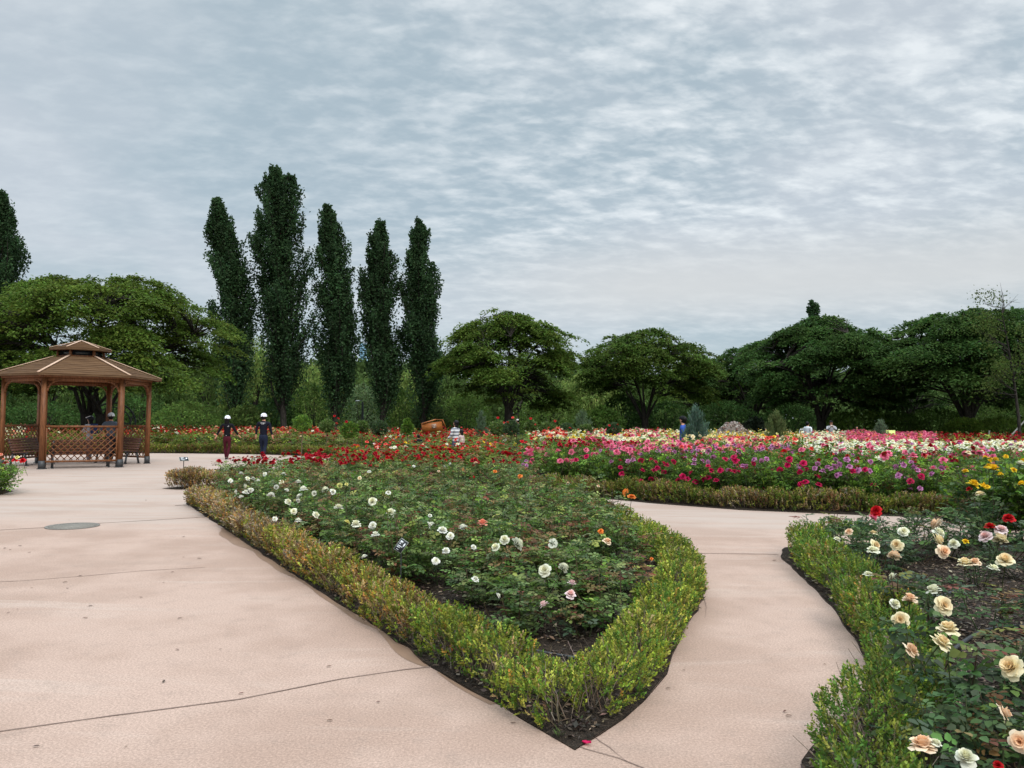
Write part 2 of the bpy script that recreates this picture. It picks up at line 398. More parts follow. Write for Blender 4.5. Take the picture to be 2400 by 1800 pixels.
strip(g, [(1650, 1400), (1656, 1425), (1653, 1450)], .004, jit=.002, taper=True)
strip(g, [(410, 1185), (445, 1183)], .03, jit=.01)
# damp brown stain along the planted edge
def stain(g, a, b, w0, w1):
    a, b = np.array(a), np.array(b); d = b - a; ln = np.linalg.norm(d); d /= ln; nrm = np.array([d[1], -d[0]])
    if nrm[0] > 0: nrm = -nrm
    n = int(ln / .06); t = np.linspace(0, 1, n); wv = w0 + (w1 - w0) * t
    ww = wv * (.75 + .3 * np.sin(t * ln * 2.3 + 1) + .12 * np.sin(t * ln * 6.1)) * np.sin(np.pi * np.clip(t, .02, .98)) ** .35
    p0 = a + d * (t * ln)[:, None] - nrm * .1; p1 = a + d * (t * ln)[:, None] + nrm * ww[:, None]
    V = np.concatenate([np.c_[p0, np.full(n, .0025)], np.c_[p1, np.full(n, .0025)]]); i = np.arange(n - 1)
    g.add(V, np.stack([i, i + 1, i + n + 1, i + n], 1), mat=2)
stain(g, (-.52, 5.07), (-1.0, 5.95), .10, .06); stain(g, (-1.0, 5.95), (-2.15, 7.82), .07, .10); stain(g, (-2.15, 7.82), (-4.15, 11.2), .10, .22)
stain(g, (-.1, 4.4), (-.45, 4.95), .02, .03)
tag(g.build('pavement', [M['pave'], M['joint'], M['stain']]), kind='structure')

def soil(name, poly, step, bumpz, smooth_it=0):
    P2 = densify(poly, .18 if step < .3 else .5, .01 if step < .3 else 0)
    if step >= 1.0: step = 1.0
    x0, y0 = P2.min(0); x1, y1 = P2.max(0)
    xs, ys = np.meshgrid(np.arange(x0, x1, step), np.arange(y0, y1, step))
    gp = np.c_[xs.ravel(), ys.ravel()] + rng.uniform(-.3, .3, (xs.size, 2)) * step
    gp = [p for p in gp if inpoly(p, poly) and edge_dist(p, poly) > step * .4]
    pts = [Vector(p) for p in P2] + [Vector(p) for p in gp]; n = len(P2)
    r_ = geometry.delaunay_2d_cdt(pts, [(i, (i + 1) % n) for i in range(n)], [], 1, 1e-4)
    V = np.array([(v.x, v.y) for v in r_[0]]); ed = np.array([edge_dist(v, poly) for v in V])
    z = .012 + np.clip(ed / .3, 0, 1) * (.03 + rng.random(len(V)) * bumpz)
    z[ed < 1e-3] = .006
    fs = [f for f in r_[2] if len(f) == 3]
    g = Geo(); g.add(np.c_[V, z], fs)
    n0 = len(P2)                                      # skirt so the edge meets the pavement
    g.add(np.concatenate([np.c_[P2, np.full(n0, .0065)], np.c_[P2, np.full(n0, -.03)]]), [(i, (i + 1) % n0, (i + 1) % n0 + n0, i + n0) for i in range(n0)])
    return tag(g.build(name, M['soil'], smooth=True), kind='structure')
soil('planting_bed', A_poly, .12, .03); soil('planting_bed', F_poly, .12, .03)
soil('planting_bed', B_poly, .8, .03); soil('planting_bed', C_poly, 1, .03); soil('planting_bed', D_poly, 1, .03); soil('planting_bed', G_poly, .8, .03)

# ------------------------------------------------------------------ clipped box hedges
YG, LG, DG, OL, OR_, BR, TAN, GRY = (.22, .27, .032), (.40, .40, .07), (.10, .18, .028), (.20, .20, .04), (.44, .23, .05), (.22, .12, .05), (.38, .27, .13), (.25, .21, .15)
def hedge(name, path, wdt, ht, dens_fn, leafL_fn, colfn, label, group=None, shrub=.42, seed=1, rag=1.0):
    r = np.random.default_rng(seed)
    pts = densify(path, .05, 0, closed=False); seg = np.r_[0, np.cumsum(np.linalg.norm(np.diff(pts, axis=0), axis=1))]
    Lt = seg[-1]; t = unit(np.gradient(pts, axis=0)); nrm = np.stack([-t[:, 1], t[:, 0]], 1)
    def at(s): return np.c_[np.interp(s, seg, pts[:, 0]), np.interp(s, seg, pts[:, 1])], np.c_[np.interp(s, seg, nrm[:, 0]), np.interp(s, seg, nrm[:, 1])]
    ns = max(2, int(Lt / shrub)); sc_pos = (np.arange(ns) + .5) * Lt / ns + r.normal(0, shrub * .12, ns)
    sh_h = ht * (1 + r.normal(0, .11 * rag, ns)); sh_w = wdt * (1 + r.normal(0, .10 * rag, ns)); sh_o = r.normal(0, .025 * rag, ns); sh_b = r.uniform(.8, 1.22, ns)
    root = empty(name, (*pts[0], 0), 0, label, 'hedge', group)
    root_loc = np.array([*pts[0], 0])
    g = Geo(); gs = Geo()
    nb = max(1, int(Lt / .5))
    for k in range(nb):
        s0, s1 = k * Lt / nb, (k + 1) * Lt / nb
        c = at(np.array([(s0 + s1) / 2]))[0][0]; dist = math.hypot(c[0], c[1])
        dn = dens_fn(dist); ll = leafL_fn(dist); n = int(dn * (s1 - s0)); 
        if n < 1: continue
        s = r.uniform(s0, s1, n); si = np.argmin(np.abs(s[:, None] - sc_pos[None]), 1); ds = (s - sc_pos[si]) / (Lt / ns / 2)
        dome = np.sqrt(np.clip(1 - .38 * np.clip(np.abs(ds), 0, 1.2) ** 2.2, .2, 1))
        H = sh_h[si] * (1 - (1 - dome) * .55 * rag); W = sh_w[si] * (1 - (1 - dome) * .5 * rag)
        # sprig bases on a rounded cross section, biased outward
        ang = r.uniform(-.35, np.pi + .35, n); rad = 1 - .55 * r.random(n) ** 1.8
        u = np.sign(np.cos(ang)) * np.abs(np.cos(ang)) ** .6 * rad; v = np.clip(.42 + .58 * np.sign(np.sin(ang)) * np.abs(np.sin(ang)) ** .6 * rad, .07, 1)
        low = v < .3; u = np.where(low, u * .8, u)
        pc, pn = at(s); C = np.c_[pc + pn * (u * W / 2 + sh_o[si])[:, None], v * H]
        out = np.c_[pn * u[:, None], (v - .35) * 1.1]
        D = unit(out * .7 + np.array([0, 0, .75]) + r.normal(0, .33, (n, 3)))
        spl = ll * r.uniform(2.2, 4.0, n)
        m = 9 if ll < .024 else (7 if ll < .035 else 6)
        C0 = C - D * spl[:, None] * .6
        tt = np.linspace(.12, 1, m); az_ = r.uniform(0, 2 * np.pi, (n, m)) + np.arange(m) * 2.4
        ref = unit(np.cross(D, rv(n, r))); ref2 = np.cross(D, ref)
        LC = C0[:, None] + D[:, None] * (spl[:, None] * tt)[:, :, None]
        LD = D[:, None] * (.55 + .5 * tt)[None, :, None] + (ref[:, None] * np.cos(az_)[..., None] + ref2[:, None] * np.sin(az_)[..., None]) * .85
        LU = rv(n * m, r) * .5 + np.repeat(D, m, 0) * .8
        col = colfn(s / Lt, si, v, r, n)
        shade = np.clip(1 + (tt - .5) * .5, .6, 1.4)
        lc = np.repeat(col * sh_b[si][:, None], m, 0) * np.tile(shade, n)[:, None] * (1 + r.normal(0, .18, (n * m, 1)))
        keep = LC.reshape(-1, 3)[:, 2] > .012
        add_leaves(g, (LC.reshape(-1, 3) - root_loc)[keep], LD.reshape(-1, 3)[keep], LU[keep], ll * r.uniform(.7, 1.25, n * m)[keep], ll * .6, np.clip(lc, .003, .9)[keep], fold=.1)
        # woody stems fanning up from the base
        if dist < 20:
            q = int((s1 - s0) * (60 if dist < 9 else 25)); s = r.uniform(s0, s1, q); pc, pn = at(s)
            for a in range(q):
                b0 = np.r_[pc[a] + pn[a] * r.uniform(-.25, .25) * wdt, .005] - root_loc
                side_ = r.uniform(-1, 1); tp = b0 + np.r_[pn[a] * side_ * wdt * .42 + r.normal(0, .05, 2), ht * r.uniform(.6, 1.02)]
                md = (b0 + tp) / 2 + r.normal(0, .018, 3)
                gs.tube([b0, md, tp], [.0035, .0025, .0012], 3, mixcol(1, [(.20, .15, .10), (.10, .075, .05), (.30, .25, .19)], [2, 2, 1], r=r)[0], cap=False)
    g.build('foliage', M['hedge'], root)
    if gs.V: gs.build('stem', M['cane'], root)
    return root
def offs(path, d):
    p = np.array(path, float); t = unit(np.gradient(p, axis=0)); return p + np.stack([-t[:, 1], t[:, 0]], 1) * d
dfn = lambda mul: (lambda d: mul * (900 if d < 5 else 800 if d < 7.5 else 620 if d < 11 else 640 if d < 20 else 420))
lfn = lambda d: .0185 if d < 5 else .021 if d < 7.5 else .028 if d < 11 else .038 if d < 20 else .055
shc = {}
def col_left(u, si, v, r, n):     # from the apex (yellow green) to the far left end (brown and tan)
    k = np.array([shc.setdefault(('L', int(i)), np.random.default_rng(100 + int(i)).random()) for i in si])
    a = np.clip(u + (k - .5) * .3, 0, 1)[:, None]
    c = np.where(a < .22, mixcol(n, [YG, LG, DG, OL, TAN, OR_], [6, 2.6, 5, 3, .9, .3], .2, r),
        np.where(a < .5, mixcol(n, [YG, OL, OR_, TAN, BR, LG], [3, 3, 1.6, 2.5, 1.2, 1], .2, r), mixcol(n, [TAN, GRY, BR, OR_, OL], [4, 3, 2, 1.1, 2.2], .2, r)))
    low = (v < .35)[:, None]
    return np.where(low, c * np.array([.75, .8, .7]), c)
def col_right(u, si, v, r, n):
    k = np.array([shc.setdefault(('R', int(i)), np.random.default_rng(200 + int(i)).random()) for i in si])[:, None]
    c = np.where(k < .35, mixcol(n, [YG, LG, OL, TAN, DG], [4, 4, 3, 1.5, 1], .2, r), mixcol(n, [DG, YG, OL, LG, OR_], [5, 5, 2, 2, .15], .2, r))
    return c
def col_F(u, si, v, r, n):
    k = np.array([shc.setdefault(('F', int(i)), np.random.default_rng(300 + int(i)).random()) for i in si])[:, None]
    c = np.where(k < .3, mixcol(n, [YG, OL, OR_, TAN, DG], [4, 3, .7, 1.2, 3], .2, r), mixcol(n, [DG, YG, OL, LG, GRY], [7, 3.5, 3, .8, .5], .2, r))
    return c * np.array([.82, .9, .9])
def col_far(u, si, v, r, n):
    k = (np.sin(u * 23) + np.sin(u * 57 + 2) + r.normal(0, .8, n))[:, None]
    return np.where(k > -.2, mixcol(n, [BR, TAN, OL, YG, GRY], [3, 2.4, 4, 1.2, 1.5], .2, r) * .85, mixcol(n, [OL, YG, DG, TAN], [4, 3, 3, 1], .2, r) * .9)
def col_tan(u, si, v, r, n): return mixcol(n, [TAN, OR_, BR, OL, GRY], [4, 1.6, 3, 2.4, 2], .22, r) * .9
def col_olive(u, si, v, r, n):
    return mixcol(n, [OL, YG, BR, DG, TAN], [4, 3, 2, 2, 1], .2, r) * .75
Aleft = [(.32, 4.10), (.07, 4.42), (-.34, 5.02), (-.86, 5.98), (-2.0, 7.86), (-4.0, 11.25), (-5.82, 14.3)]
Aright = [(.42, 4.18), (.65, 4.52), (.86, 5.02), (1.06, 5.58), (1.25, 6.23), (1.45, 6.76), (1.68, 7.47), (1.79, 8.2), (1.73, 9.4), (1.5, 10.9), (1.08, 12.6), (.45, 13.95)]
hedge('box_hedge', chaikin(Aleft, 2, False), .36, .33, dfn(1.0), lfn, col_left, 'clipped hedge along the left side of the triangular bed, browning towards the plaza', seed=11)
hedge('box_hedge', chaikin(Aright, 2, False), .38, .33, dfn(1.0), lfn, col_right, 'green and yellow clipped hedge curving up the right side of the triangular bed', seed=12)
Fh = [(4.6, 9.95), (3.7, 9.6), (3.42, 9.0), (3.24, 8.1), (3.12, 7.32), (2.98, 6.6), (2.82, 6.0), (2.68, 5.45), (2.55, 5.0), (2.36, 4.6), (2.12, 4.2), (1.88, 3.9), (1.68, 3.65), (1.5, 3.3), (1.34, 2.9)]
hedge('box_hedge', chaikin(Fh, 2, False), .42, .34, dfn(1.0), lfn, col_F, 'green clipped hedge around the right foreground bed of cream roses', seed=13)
Dh = [(.35, 17.1), (1.2, 16.65), (2.2, 15.95), (3.0, 15.25), (4.3, 14.3), (6.25, 13.65), (7.55, 13.35), (10, 13.15), (14, 13.25)]
hedge('box_hedge', chaikin(Dh, 2, False), .38, .36, dfn(1.0), lfn, col_far, 'patchy brown and olive hedge in front of the magenta and mauve roses', seed=14, rag=1.2)
Bh = [(-7.3, 18.0), (-7.55, 17.35), (-7.2, 17.2), (-5.5, 17.35), (-4, 17.8), (-2, 18.2)]
hedge('box_hedge', chaikin(Bh, 1, False), .6, .36, dfn(1.5), lfn, col_tan, 'short tan and brown hedge below the crimson roses, beside the plaza', seed=15)
Ch = [(-30, 22.3), (-25, 26.8), (-20.1, 30.8), (-16.3, 34.35), (-11.2, 34.0), (-8.4, 32.8), (-6.2, 31.0), (-4.5, 29.4), (-1, 29)]
hedge('box_hedge', chaikin(Ch, 2, False), .5, .38, dfn(.9), lfn, col_olive, 'long olive hedge curving round the far rim of the plaza', seed=16, rag=.5)

# ------------------------------------------------------------------ trees
def tree_leaf_cols(n, base, r, jit=.16): return np.clip(np.array(base) * (1 + r.normal(0, jit, (n, 1))) * (1 + r.normal(0, .07, (n, 3))), .003, 1)
def poplar(name, base, H, prof, lean, label, seed, nbr=165, per=215, col=(.046, .088, .036), ls=.20, fork=None, group='row of tall poplars', z0=.1):
    r = np.random.default_rng(seed); root = empty(name, (base[0], base[1], 0), 0, label, 'tree', group)
    def axis(z): return np.stack([lean * H * (z / H) ** 2 * 1.0 + .15 * np.sin(z * .5 + seed), .1 * np.cos(z * .4 + seed), z], -1)
    gt = Geo(); zt = np.linspace(0, H * .93, 14); gt.tube(axis(zt), np.linspace(.24, .02, 14) * H / 20, 7)
    g = Geo(); tp = np.array([p[0] for p in prof]); rp = np.array([p[1] for p in prof])
    for i in range(nbr):
        t0 = z0 * .6 + (.92 - z0 * .6) * ((i + r.random()) / nbr); az_ = r.uniform(0, 2 * np.pi) if i % 3 else r.choice([0, np.pi]) + r.normal(0, .5)
        ln = min(H * r.uniform(.15, .25) * (1 - .35 * t0), (1 - t0) * H * r.uniform(.45, 1.0) + .2); s = np.linspace(0, 1, 9)
        z = (t0 * H + ln * s); z = np.minimum(z, H * .99)
        rr = np.interp(min(.99, (t0 + .6 * ln / H)), tp, rp) * r.choice([r.uniform(.15, .75), r.uniform(.7, 1.12)], p=[.45, .55]) * (1.15 * s ** .75 - .12 * s ** 3) * (1 + .16 * np.sin(z * 1.1 + 2.3 * az_ + seed))
        ax_ = axis(z); br = ax_ + np.stack([rr * np.cos(az_), rr * np.sin(az_) * .9, np.zeros(9)], 1)
        gt.tube(br, np.linspace(.05, .012, 9), 3, cap=False)
        n = int(per * (.55 + np.interp(t0, tp, rp) / max(rp) * .6) * r.uniform(.75, 1.15)); q = r.beta(2.2, 1.3, n) * .94 + .06
        C = np.stack([np.interp(q, s, br[:, k]) for k in range(3)], 1); sp = (.07 + .21 * np.sin(np.pi * np.clip(q * .86 + .1, 0, 1)) ** .8)[:, None] * np.array([1, 1, 1.5]) * (1.08 - .5 * t0) * np.interp(t0, [.6, .95], [1, .5])
        # little sprays: leaves gather round twig ends
        k = max(4, n // 20); tw = r.normal(0, 1, (k, 3)) * 1.2; idx = r.integers(0, k, n)
        C = C + (tw[idx] + r.normal(0, .34, (n, 3)) * np.array([1, 1, 1.5])) * sp
        D = unit(np.array([0, 0, .5]) + rv(n, r)); base_c = np.array(col) * r.uniform(.65, 1.45)
        add_leaves(g, C, D, rv(n, r), ls * r.uniform(.7, 1.2, n), ls * .75, tree_leaf_cols(n, base_c, r), .08)
    if fork:
        for (fx, fz, fl) in fork:
            n = per * 3; q = r.random(n) ** .8; q = np.sqrt(q); C = np.c_[fx + r.normal(0, .42, n) * (1.25 - q) + lean * H * .35 * q, r.normal(0, .42, n) * (1.25 - q), fz + q * fl]
            add_leaves(g, C, unit(rv(n, r) + [0, 0, .5]), rv(n, r), ls * r.uniform(.7, 1.2, n), ls * .75, tree_leaf_cols(n, col, r), .08)
    gt.build('trunk', M['bark'], root); g.build('crown', M['tree'], root); return root
Hpx = lambda x, ytop, d: PD(x, ytop, d)[2]
def pop_at(xb, xt, ytop, prof, d, label, seed, **k):
    b = PD(xb, 1000, d); t_ = PD(xt, ytop, d); H = t_[2]
    return poplar('poplar_tree', (b[0], d), H, prof, (t_[0] - b[0]) / H, label, seed, **k)
pr = [(0, 0), (.05, .25), (.11, .85), (.2, 1.45), (.32, 1.8), (.45, 1.98), (.58, 1.95), (.70, 1.75), (.80, 1.38), (.88, .9), (.94, .45), (1, .06)]
def sc_prof(k, top=1.0): return [(a, b * k * (top if a > .75 else 1)) for a, b in pr]
pop_at(552, 512, 462, sc_prof(.78), 60, 'first poplar of the row of five, beside the broad light green tree', 21)
pop_at(668, 642, 385, sc_prof(1.12, 1.25), 60, 'tallest poplar, with a forked top', 22, nbr=215, fork=[(.55, 17.8, 2.9)])
pop_at(790, 768, 480, sc_prof(.86), 61, 'middle poplar of the five, with a rounded ragged top', 23)
pop_at(896, 884, 514, sc_prof(.78, 1.05), 62, 'poplar between the middle one and the rightmost one of the row', 24)
pop_at(990, 978, 512, sc_prof(.75), 62, 'rightmost poplar of the row, next to the spreading tree', 25)
pop_at(-8, 8, 445, sc_prof(.9), 62, 'poplar cut off by the left edge, behind the tree by the gazebo', 26)
pop_at(1910, 1908, 706, sc_prof(1.5), 95, 'distant poplar tip showing above the dark round tree', 27, nbr=40, per=250, ls=.3)

def spread_tree(name, base, H, Wd, crown_bot, label, seed, col, pads=300, per=120, ls=.20, trunkr=.3, forkz=1.7, twin=False, group=None, cat='tree', dense=1.0, squash=1.0, rsc=1.0, top_flat=1.1):
    r = np.random.default_rng(seed); root = empty(name, (base[0], base[1], 0), 0, label, cat, group)
    gt = Geo(); g = Geo(); a = Wd / 2; hc = crown_bot + (H - crown_bot) * .40; b = H - hc
    lump = r.uniform(.84, 1.06, 40)
    nlobe = 17; la = np.arange(nlobe) * 2.4 + r.normal(0, .25, nlobe); lsp = np.clip(np.linspace(-.42, .97, nlobe) + r.normal(0, .07, nlobe), -.5, 1); lr = (.80 - .02 * np.arange(nlobe) / nlobe) * r.uniform(.84, 1.12, nlobe)
    lobes = np.stack([np.cos(la) * np.sqrt(1 - np.clip(lsp, 0, 1) ** 2) ** top_flat * a * lr * .92, np.sin(la) * np.sqrt(1 - np.clip(lsp, 0, 1) ** 2) ** top_flat * a * lr * squash * .92, hc + np.where(lsp < 0, lsp * (hc - crown_bot) * 1.7, lsp * b * .76) * r.uniform(.88, 1.12, nlobe)], 1); lrad = a * r.uniform(.20, .38, nlobe)
    def lobed(n):
        i = r.integers(0, nlobe, n); az_ = r.uniform(0, 2 * np.pi, n); sp = r.uniform(-.25, 1, n) ; q = np.sqrt(1 - sp * sp * .96) * r.uniform(.55, 1.05, n)
        p = lobes[i] + np.stack([np.cos(az_) * q * lrad[i], np.sin(az_) * q * lrad[i] * squash, sp * lrad[i] * .62], 1)
        p[:, 2] = np.maximum(np.minimum(p[:, 2], H * 1.01), crown_bot - .2); return p
    def shell(n):
        az_ = r.uniform(0, 2 * np.pi, n); sp = r.uniform(-.28, 1, n); rho = 1 - .5 * r.random(n) ** 1.6
        li = lump[(az_ / (2 * np.pi) * 13).astype(int) + 13 * np.clip(((sp + .28) * 2).astype(int), 0, 2)]
        rho = rho * li; cz = np.sqrt(np.clip(1 - np.clip(sp, 0, 1) ** 2, 0, 1)) ** top_flat
        cz = np.where(sp < 0, .93 + sp * .5, cz)
        z = np.where(sp < 0, hc + sp * (hc - crown_bot) * 3.0, hc + sp * b * (.55 + .45 * rho))
        return np.stack([np.cos(az_) * cz * a * rho, np.sin(az_) * cz * a * rho * squash, z], -1)
    PC = np.concatenate([lobed(int(pads * .76)), shell(int(pads * .26))])
    # limbs
    nl = 9; limb = []
    starts = [(0, 0)] if not twin else [(-.35, 0), (.35, .1)]
    for (bx, by) in starts:
        gt.tube([(bx, by, -.02), (bx * 1.05, by, .25), (bx * 1.1, by, .9), (bx * 1.2, by, forkz)], [trunkr * 1.35, trunkr * 1.02, trunkr * .95, trunkr * 1.0], 10)
    for i in range(nl):
        bx, by = starts[i % len(starts)]
        az_ = i * 2 * np.pi / nl + r.normal(0, .2); sp = r.uniform(.25, .95); end = np.array([np.cos(az_) * a * .72 * math.sqrt(1 - sp * sp * .7), np.sin(az_) * a * .72 * squash * math.sqrt(1 - sp * sp * .7), hc + sp * b * .75])
        s = np.linspace(0, 1, 10)[:, None]; p0 = np.array([bx * 1.2, by, forkz - .25]); mid = np.array([end[0] * .35, end[1] * .35, forkz + (end[2] - forkz) * .62])
        c = (1 - s) ** 2 * p0 + 2 * s * (1 - s) * mid + s * s * end + np.sin(s * 7 + i) * .07
        gt.tube(c, np.linspace(trunkr * .38, .03, 10), 6, cap=False); limb.append(c)
    LP = np.concatenate([c[2:] for c in limb])
    for pc in PC:
        dd = np.linalg.norm(LP - pc, axis=1) + np.where(LP[:, 2] > pc[2] + .1, 3, 0); q = LP[np.argmin(dd)]
        m = (q + pc) / 2 + [0, 0, .12 * np.linalg.norm(pc - q) - .05] + r.normal(0, .08, 3)
        gt.tube([q, m, pc], [.045, .03, .012], 3, cap=False)
        # a flat spray of leaves, drooping at its outer rim
        Rp = r.uniform(.55, 1.05) * Wd / 11 * dense ** .5 * rsc; n = int(per * r.uniform(.7, 1.2)); nt_ = 7
        od = unit(np.array([pc[0], pc[1], 0.0]) + 1e-6); tw = r.integers(0, nt_, n); ta = np.linspace(0, 2 * np.pi, nt_, endpoint=False) + r.normal(0, .3, nt_)
        rr = r.random(n) ** .6 * Rp * (.75 + .5 * np.cos(ta[tw] - np.arctan2(od[1], od[0]))); aa = ta[tw] + r.normal(0, .33, n)
        tilt = r.uniform(.05, .35)
        dx, dy = np.cos(aa) * rr, np.sin(aa) * rr
        dz = -.28 * (rr / Rp) ** 2 * Rp - tilt * (dx * od[0] + dy * od[1]) + r.normal(0, .07, n)
        C = pc + np.stack([dx, dy, dz], 1); D = unit(np.stack([np.cos(aa), np.sin(aa), np.full(n, -.25)], 1) + r.normal(0, .45, (n, 3)))
        U = unit(np.array([0, 0, 1.0]) + r.normal(0, .45, (n, 3)))
        cc = np.array(col) * r.uniform(.7, 1.35) * np.array([r.uniform(.9, 1.15), 1, 1])
        add_leaves(g, C, D, U, ls * r.uniform(.7, 1.3, n), ls * .62, tree_leaf_cols(n, cc, r), .06)
    gt.build('trunk', M['bark'], root); g.build('crown', M['tree'], root); return root
def st_at(x, d, ytop, wpx, ybot, label, seed, col, **k):
    b = PD(x, 1000, d); H = PD(x, ytop, d)[2]; cb = PD(x, ybot, d)[2]
    return spread_tree('spreading_tree', (b[0], d), H, wpx / F * d, cb, label, seed, col, **k)
GZ = (.100, .160, .028); GD = (.056, .110, .028)
st_at(218, 44, 650, 620, 935, 'broad light green tree with twin dark trunks behind the gazebo', 31, (.105, .165, .028), pads=620, per=190, twin=True, trunkr=.3, ls=.17)
st_at(-60, 47, 680, 330, 940, 'dark tree cut off by the left edge behind the gazebo', 30, GD, pads=260, per=150)
st_at(1192, 58, 718, 340, 958, 'tall domed tree with a thick trunk, right of the poplars', 32, GZ, pads=560, per=150, trunkr=.34, forkz=2.4, top_flat=1.1)
st_at(1512, 60, 782, 350, 945, 'lower open crowned tree with a forked pale trunk, centre right', 33, (.085, .14, .026), pads=430, per=140, trunkr=.27)
st_at(1765, 68, 812, 250, 965, 'dark tree half hidden between the open tree and the round tree', 34, GD, pads=320, per=140)
st_at(1925, 55, 750, 385, 958, 'dense dark round tree behind the person taking a picture', 35, GD, pads=640, per=170, trunkr=.32, top_flat=1.45)
st_at(2270, 51, 726, 470, 955, 'dark spreading tree with a thick forked trunk at the right', 36, (.054, .106, .026), pads=640, per=170, trunkr=.38)
st_at(1630, 72, 830, 210, 965, 'small green tree in shade behind the conifer', 37, GZ, pads=220, per=130)
st_at(2130, 66, 800, 260, 965, 'green tree in the gap behind the two dark trees', 38, GD, pads=170, per=110)
st_at(2500, 60, 760, 300, 955, 'tree cut off by the right edge', 39, GD, pads=170, per=110)
# thin half bare tree at the right edge
def thin_tree():
    r = np.random.default_rng(41); b = PD(2392, 1000, 42); root = empty('young_tree', (b[0], 42, 0), 0, 'thin half bare young tree with sparse light leaves at the right edge', 'tree')
    gt = Geo(); g = Geo(); H = PD(2340, 712, 42)[2]
    ax_ = np.array([(0, 0, 0), (-.1, 0, 2), (-.25, .1, 4), (-.6, 0, 6), (-.9, 0, H - .4)]); gt.tube(ax_, [.09, .08, .06, .04, .015], 6)
    for i in range(26):
        t = r.uniform(.3, .98); z = t * H; p = np.array([np.interp(z, ax_[:, 2], ax_[:, 0]), 0, z]); d = unit(np.array([r.normal(-.2, 1), r.normal(0, .6), r.uniform(.2, 1.1)]))
        ln = r.uniform(.8, 2.2) * (1.2 - t * .7); e = p + d * ln; gt.tube([p, p + d * ln * .5 + r.normal(0, .06, 3), e], [.03, .02, .008], 4, cap=False)
        for _ in range(5):
            s = r.uniform(.4, 1); q = p + d * ln * s; e2 = q + unit(d + r.normal(0, .7, 3)) * r.uniform(.3, .8); gt.tube([q, e2], [.01, .005], 3, cap=False)
            n = r.integers(0, 60) if i % 3 else 0
            if n: add_leaves(g, e2 + r.normal(0, .22, (n, 3)), rv(n, r), rv(n, r), .12, .08, tree_leaf_cols(n, (.10, .14, .035), r))
    gt.build('trunk', M['bark'], root); g.build('crown', M['tree'], root)
thin_tree()

# willows and shrubs behind
def willow(x, d, ytop, wpx, label, seed, col, n=230, per=46, name='willow_tree', group='willows behind the poplars'):
    r = np.random.default_rng(seed); b = PD(x, 1000, d); H = PD(x, ytop, d)[2]; W = wpx / F * d
    root = empty(name, (b[0], d, 0), 0, label, 'tree', group); g = Geo(); gt = Geo()
    gt.tube([(0, 0, -.05), (.1, 0, H * .3), (.2, 0, H * .7)], [.3, .25, .08], 7)
    for i in range(6):
        a_ = i * 1.05 + r.random(); gt.tube([(.1, 0, H * .28), (np.cos(a_) * W * .15, np.sin(a_) * W * .15, H * .6), (np.cos(a_) * W * .3, np.sin(a_) * W * .3, H * .82)], [.14, .08, .03], 5, cap=False)
    for i in range(n):
        a_ = r.uniform(0, 2 * np.pi); rho = r.random() ** .45; z = H * (.42 + .58 * math.sqrt(max(0, 1 - rho ** 2.2)) * r.uniform(.75, 1)); p = np.array([np.cos(a_) * rho * W / 2, np.sin(a_) * rho * W / 2, z])
        ln = min(r.uniform(.25, .5) * H, z - .3); t = r.random(per); bulge = np.array([np.cos(a_), np.sin(a_), 0]) * .25
        C = p + np.outer(t, [0, 0, -ln]) + np.sqrt(t)[:, None] * bulge + r.normal(0, .12, (per, 3)) * [1, 1, .3]
        D = unit(np.array([0, 0, -1.0]) + r.normal(0, .4, (per, 3)))
        cc = np.array(col) * r.uniform(.7, 1.3)
        add_leaves(g, C, D, rv(per, r), .34 * r.uniform(.7, 1.3, per), .12, tree_leaf_cols(per, cc, r), .05)
    gt.build('trunk', M['bark'], root); g.build('crown', M['tree'], root); return root
WL = (.22, .30, .08); WM = (.105, .165, .045)
for i, (x, d, yt, wp, lab, c) in enumerate([
    (595, 76, 775, 150, 'pale green willow showing between the first and the tallest poplar', WL), (480, 80, 790, 200, 'willow behind the first poplar of the five', WM),
    (725, 80, 840, 150, 'willow behind the gap right of the tallest poplar', WL), (860, 84, 872, 150, 'low willow under the distant tower', WM),
    (960, 80, 858, 110, 'willow showing between the two rightmost poplars', WL), (1050, 84, 862, 160, 'willow between the rightmost poplar and the domed tree', WM),
    (1210, 84, 850, 260, 'willow behind the trunk of the domed tree', WM), (1385, 78, 862, 150, 'light willow in the gap between the domed and the open tree', WL),
    (1490, 88, 870, 200, 'willow behind the open crowned tree', WM), (330, 74, 830, 240, 'willow seen through the right side of the gazebo', WM), (110, 72, 820, 260, 'willow seen through the left side of the gazebo', WM),
    (-60, 76, 800, 240, 'willow beyond the left edge', WM), (1340, 92, 880, 160, 'farther willow right of the domed tree', WL)]):
    willow(x, d, yt, wp, lab, 50 + i, c)

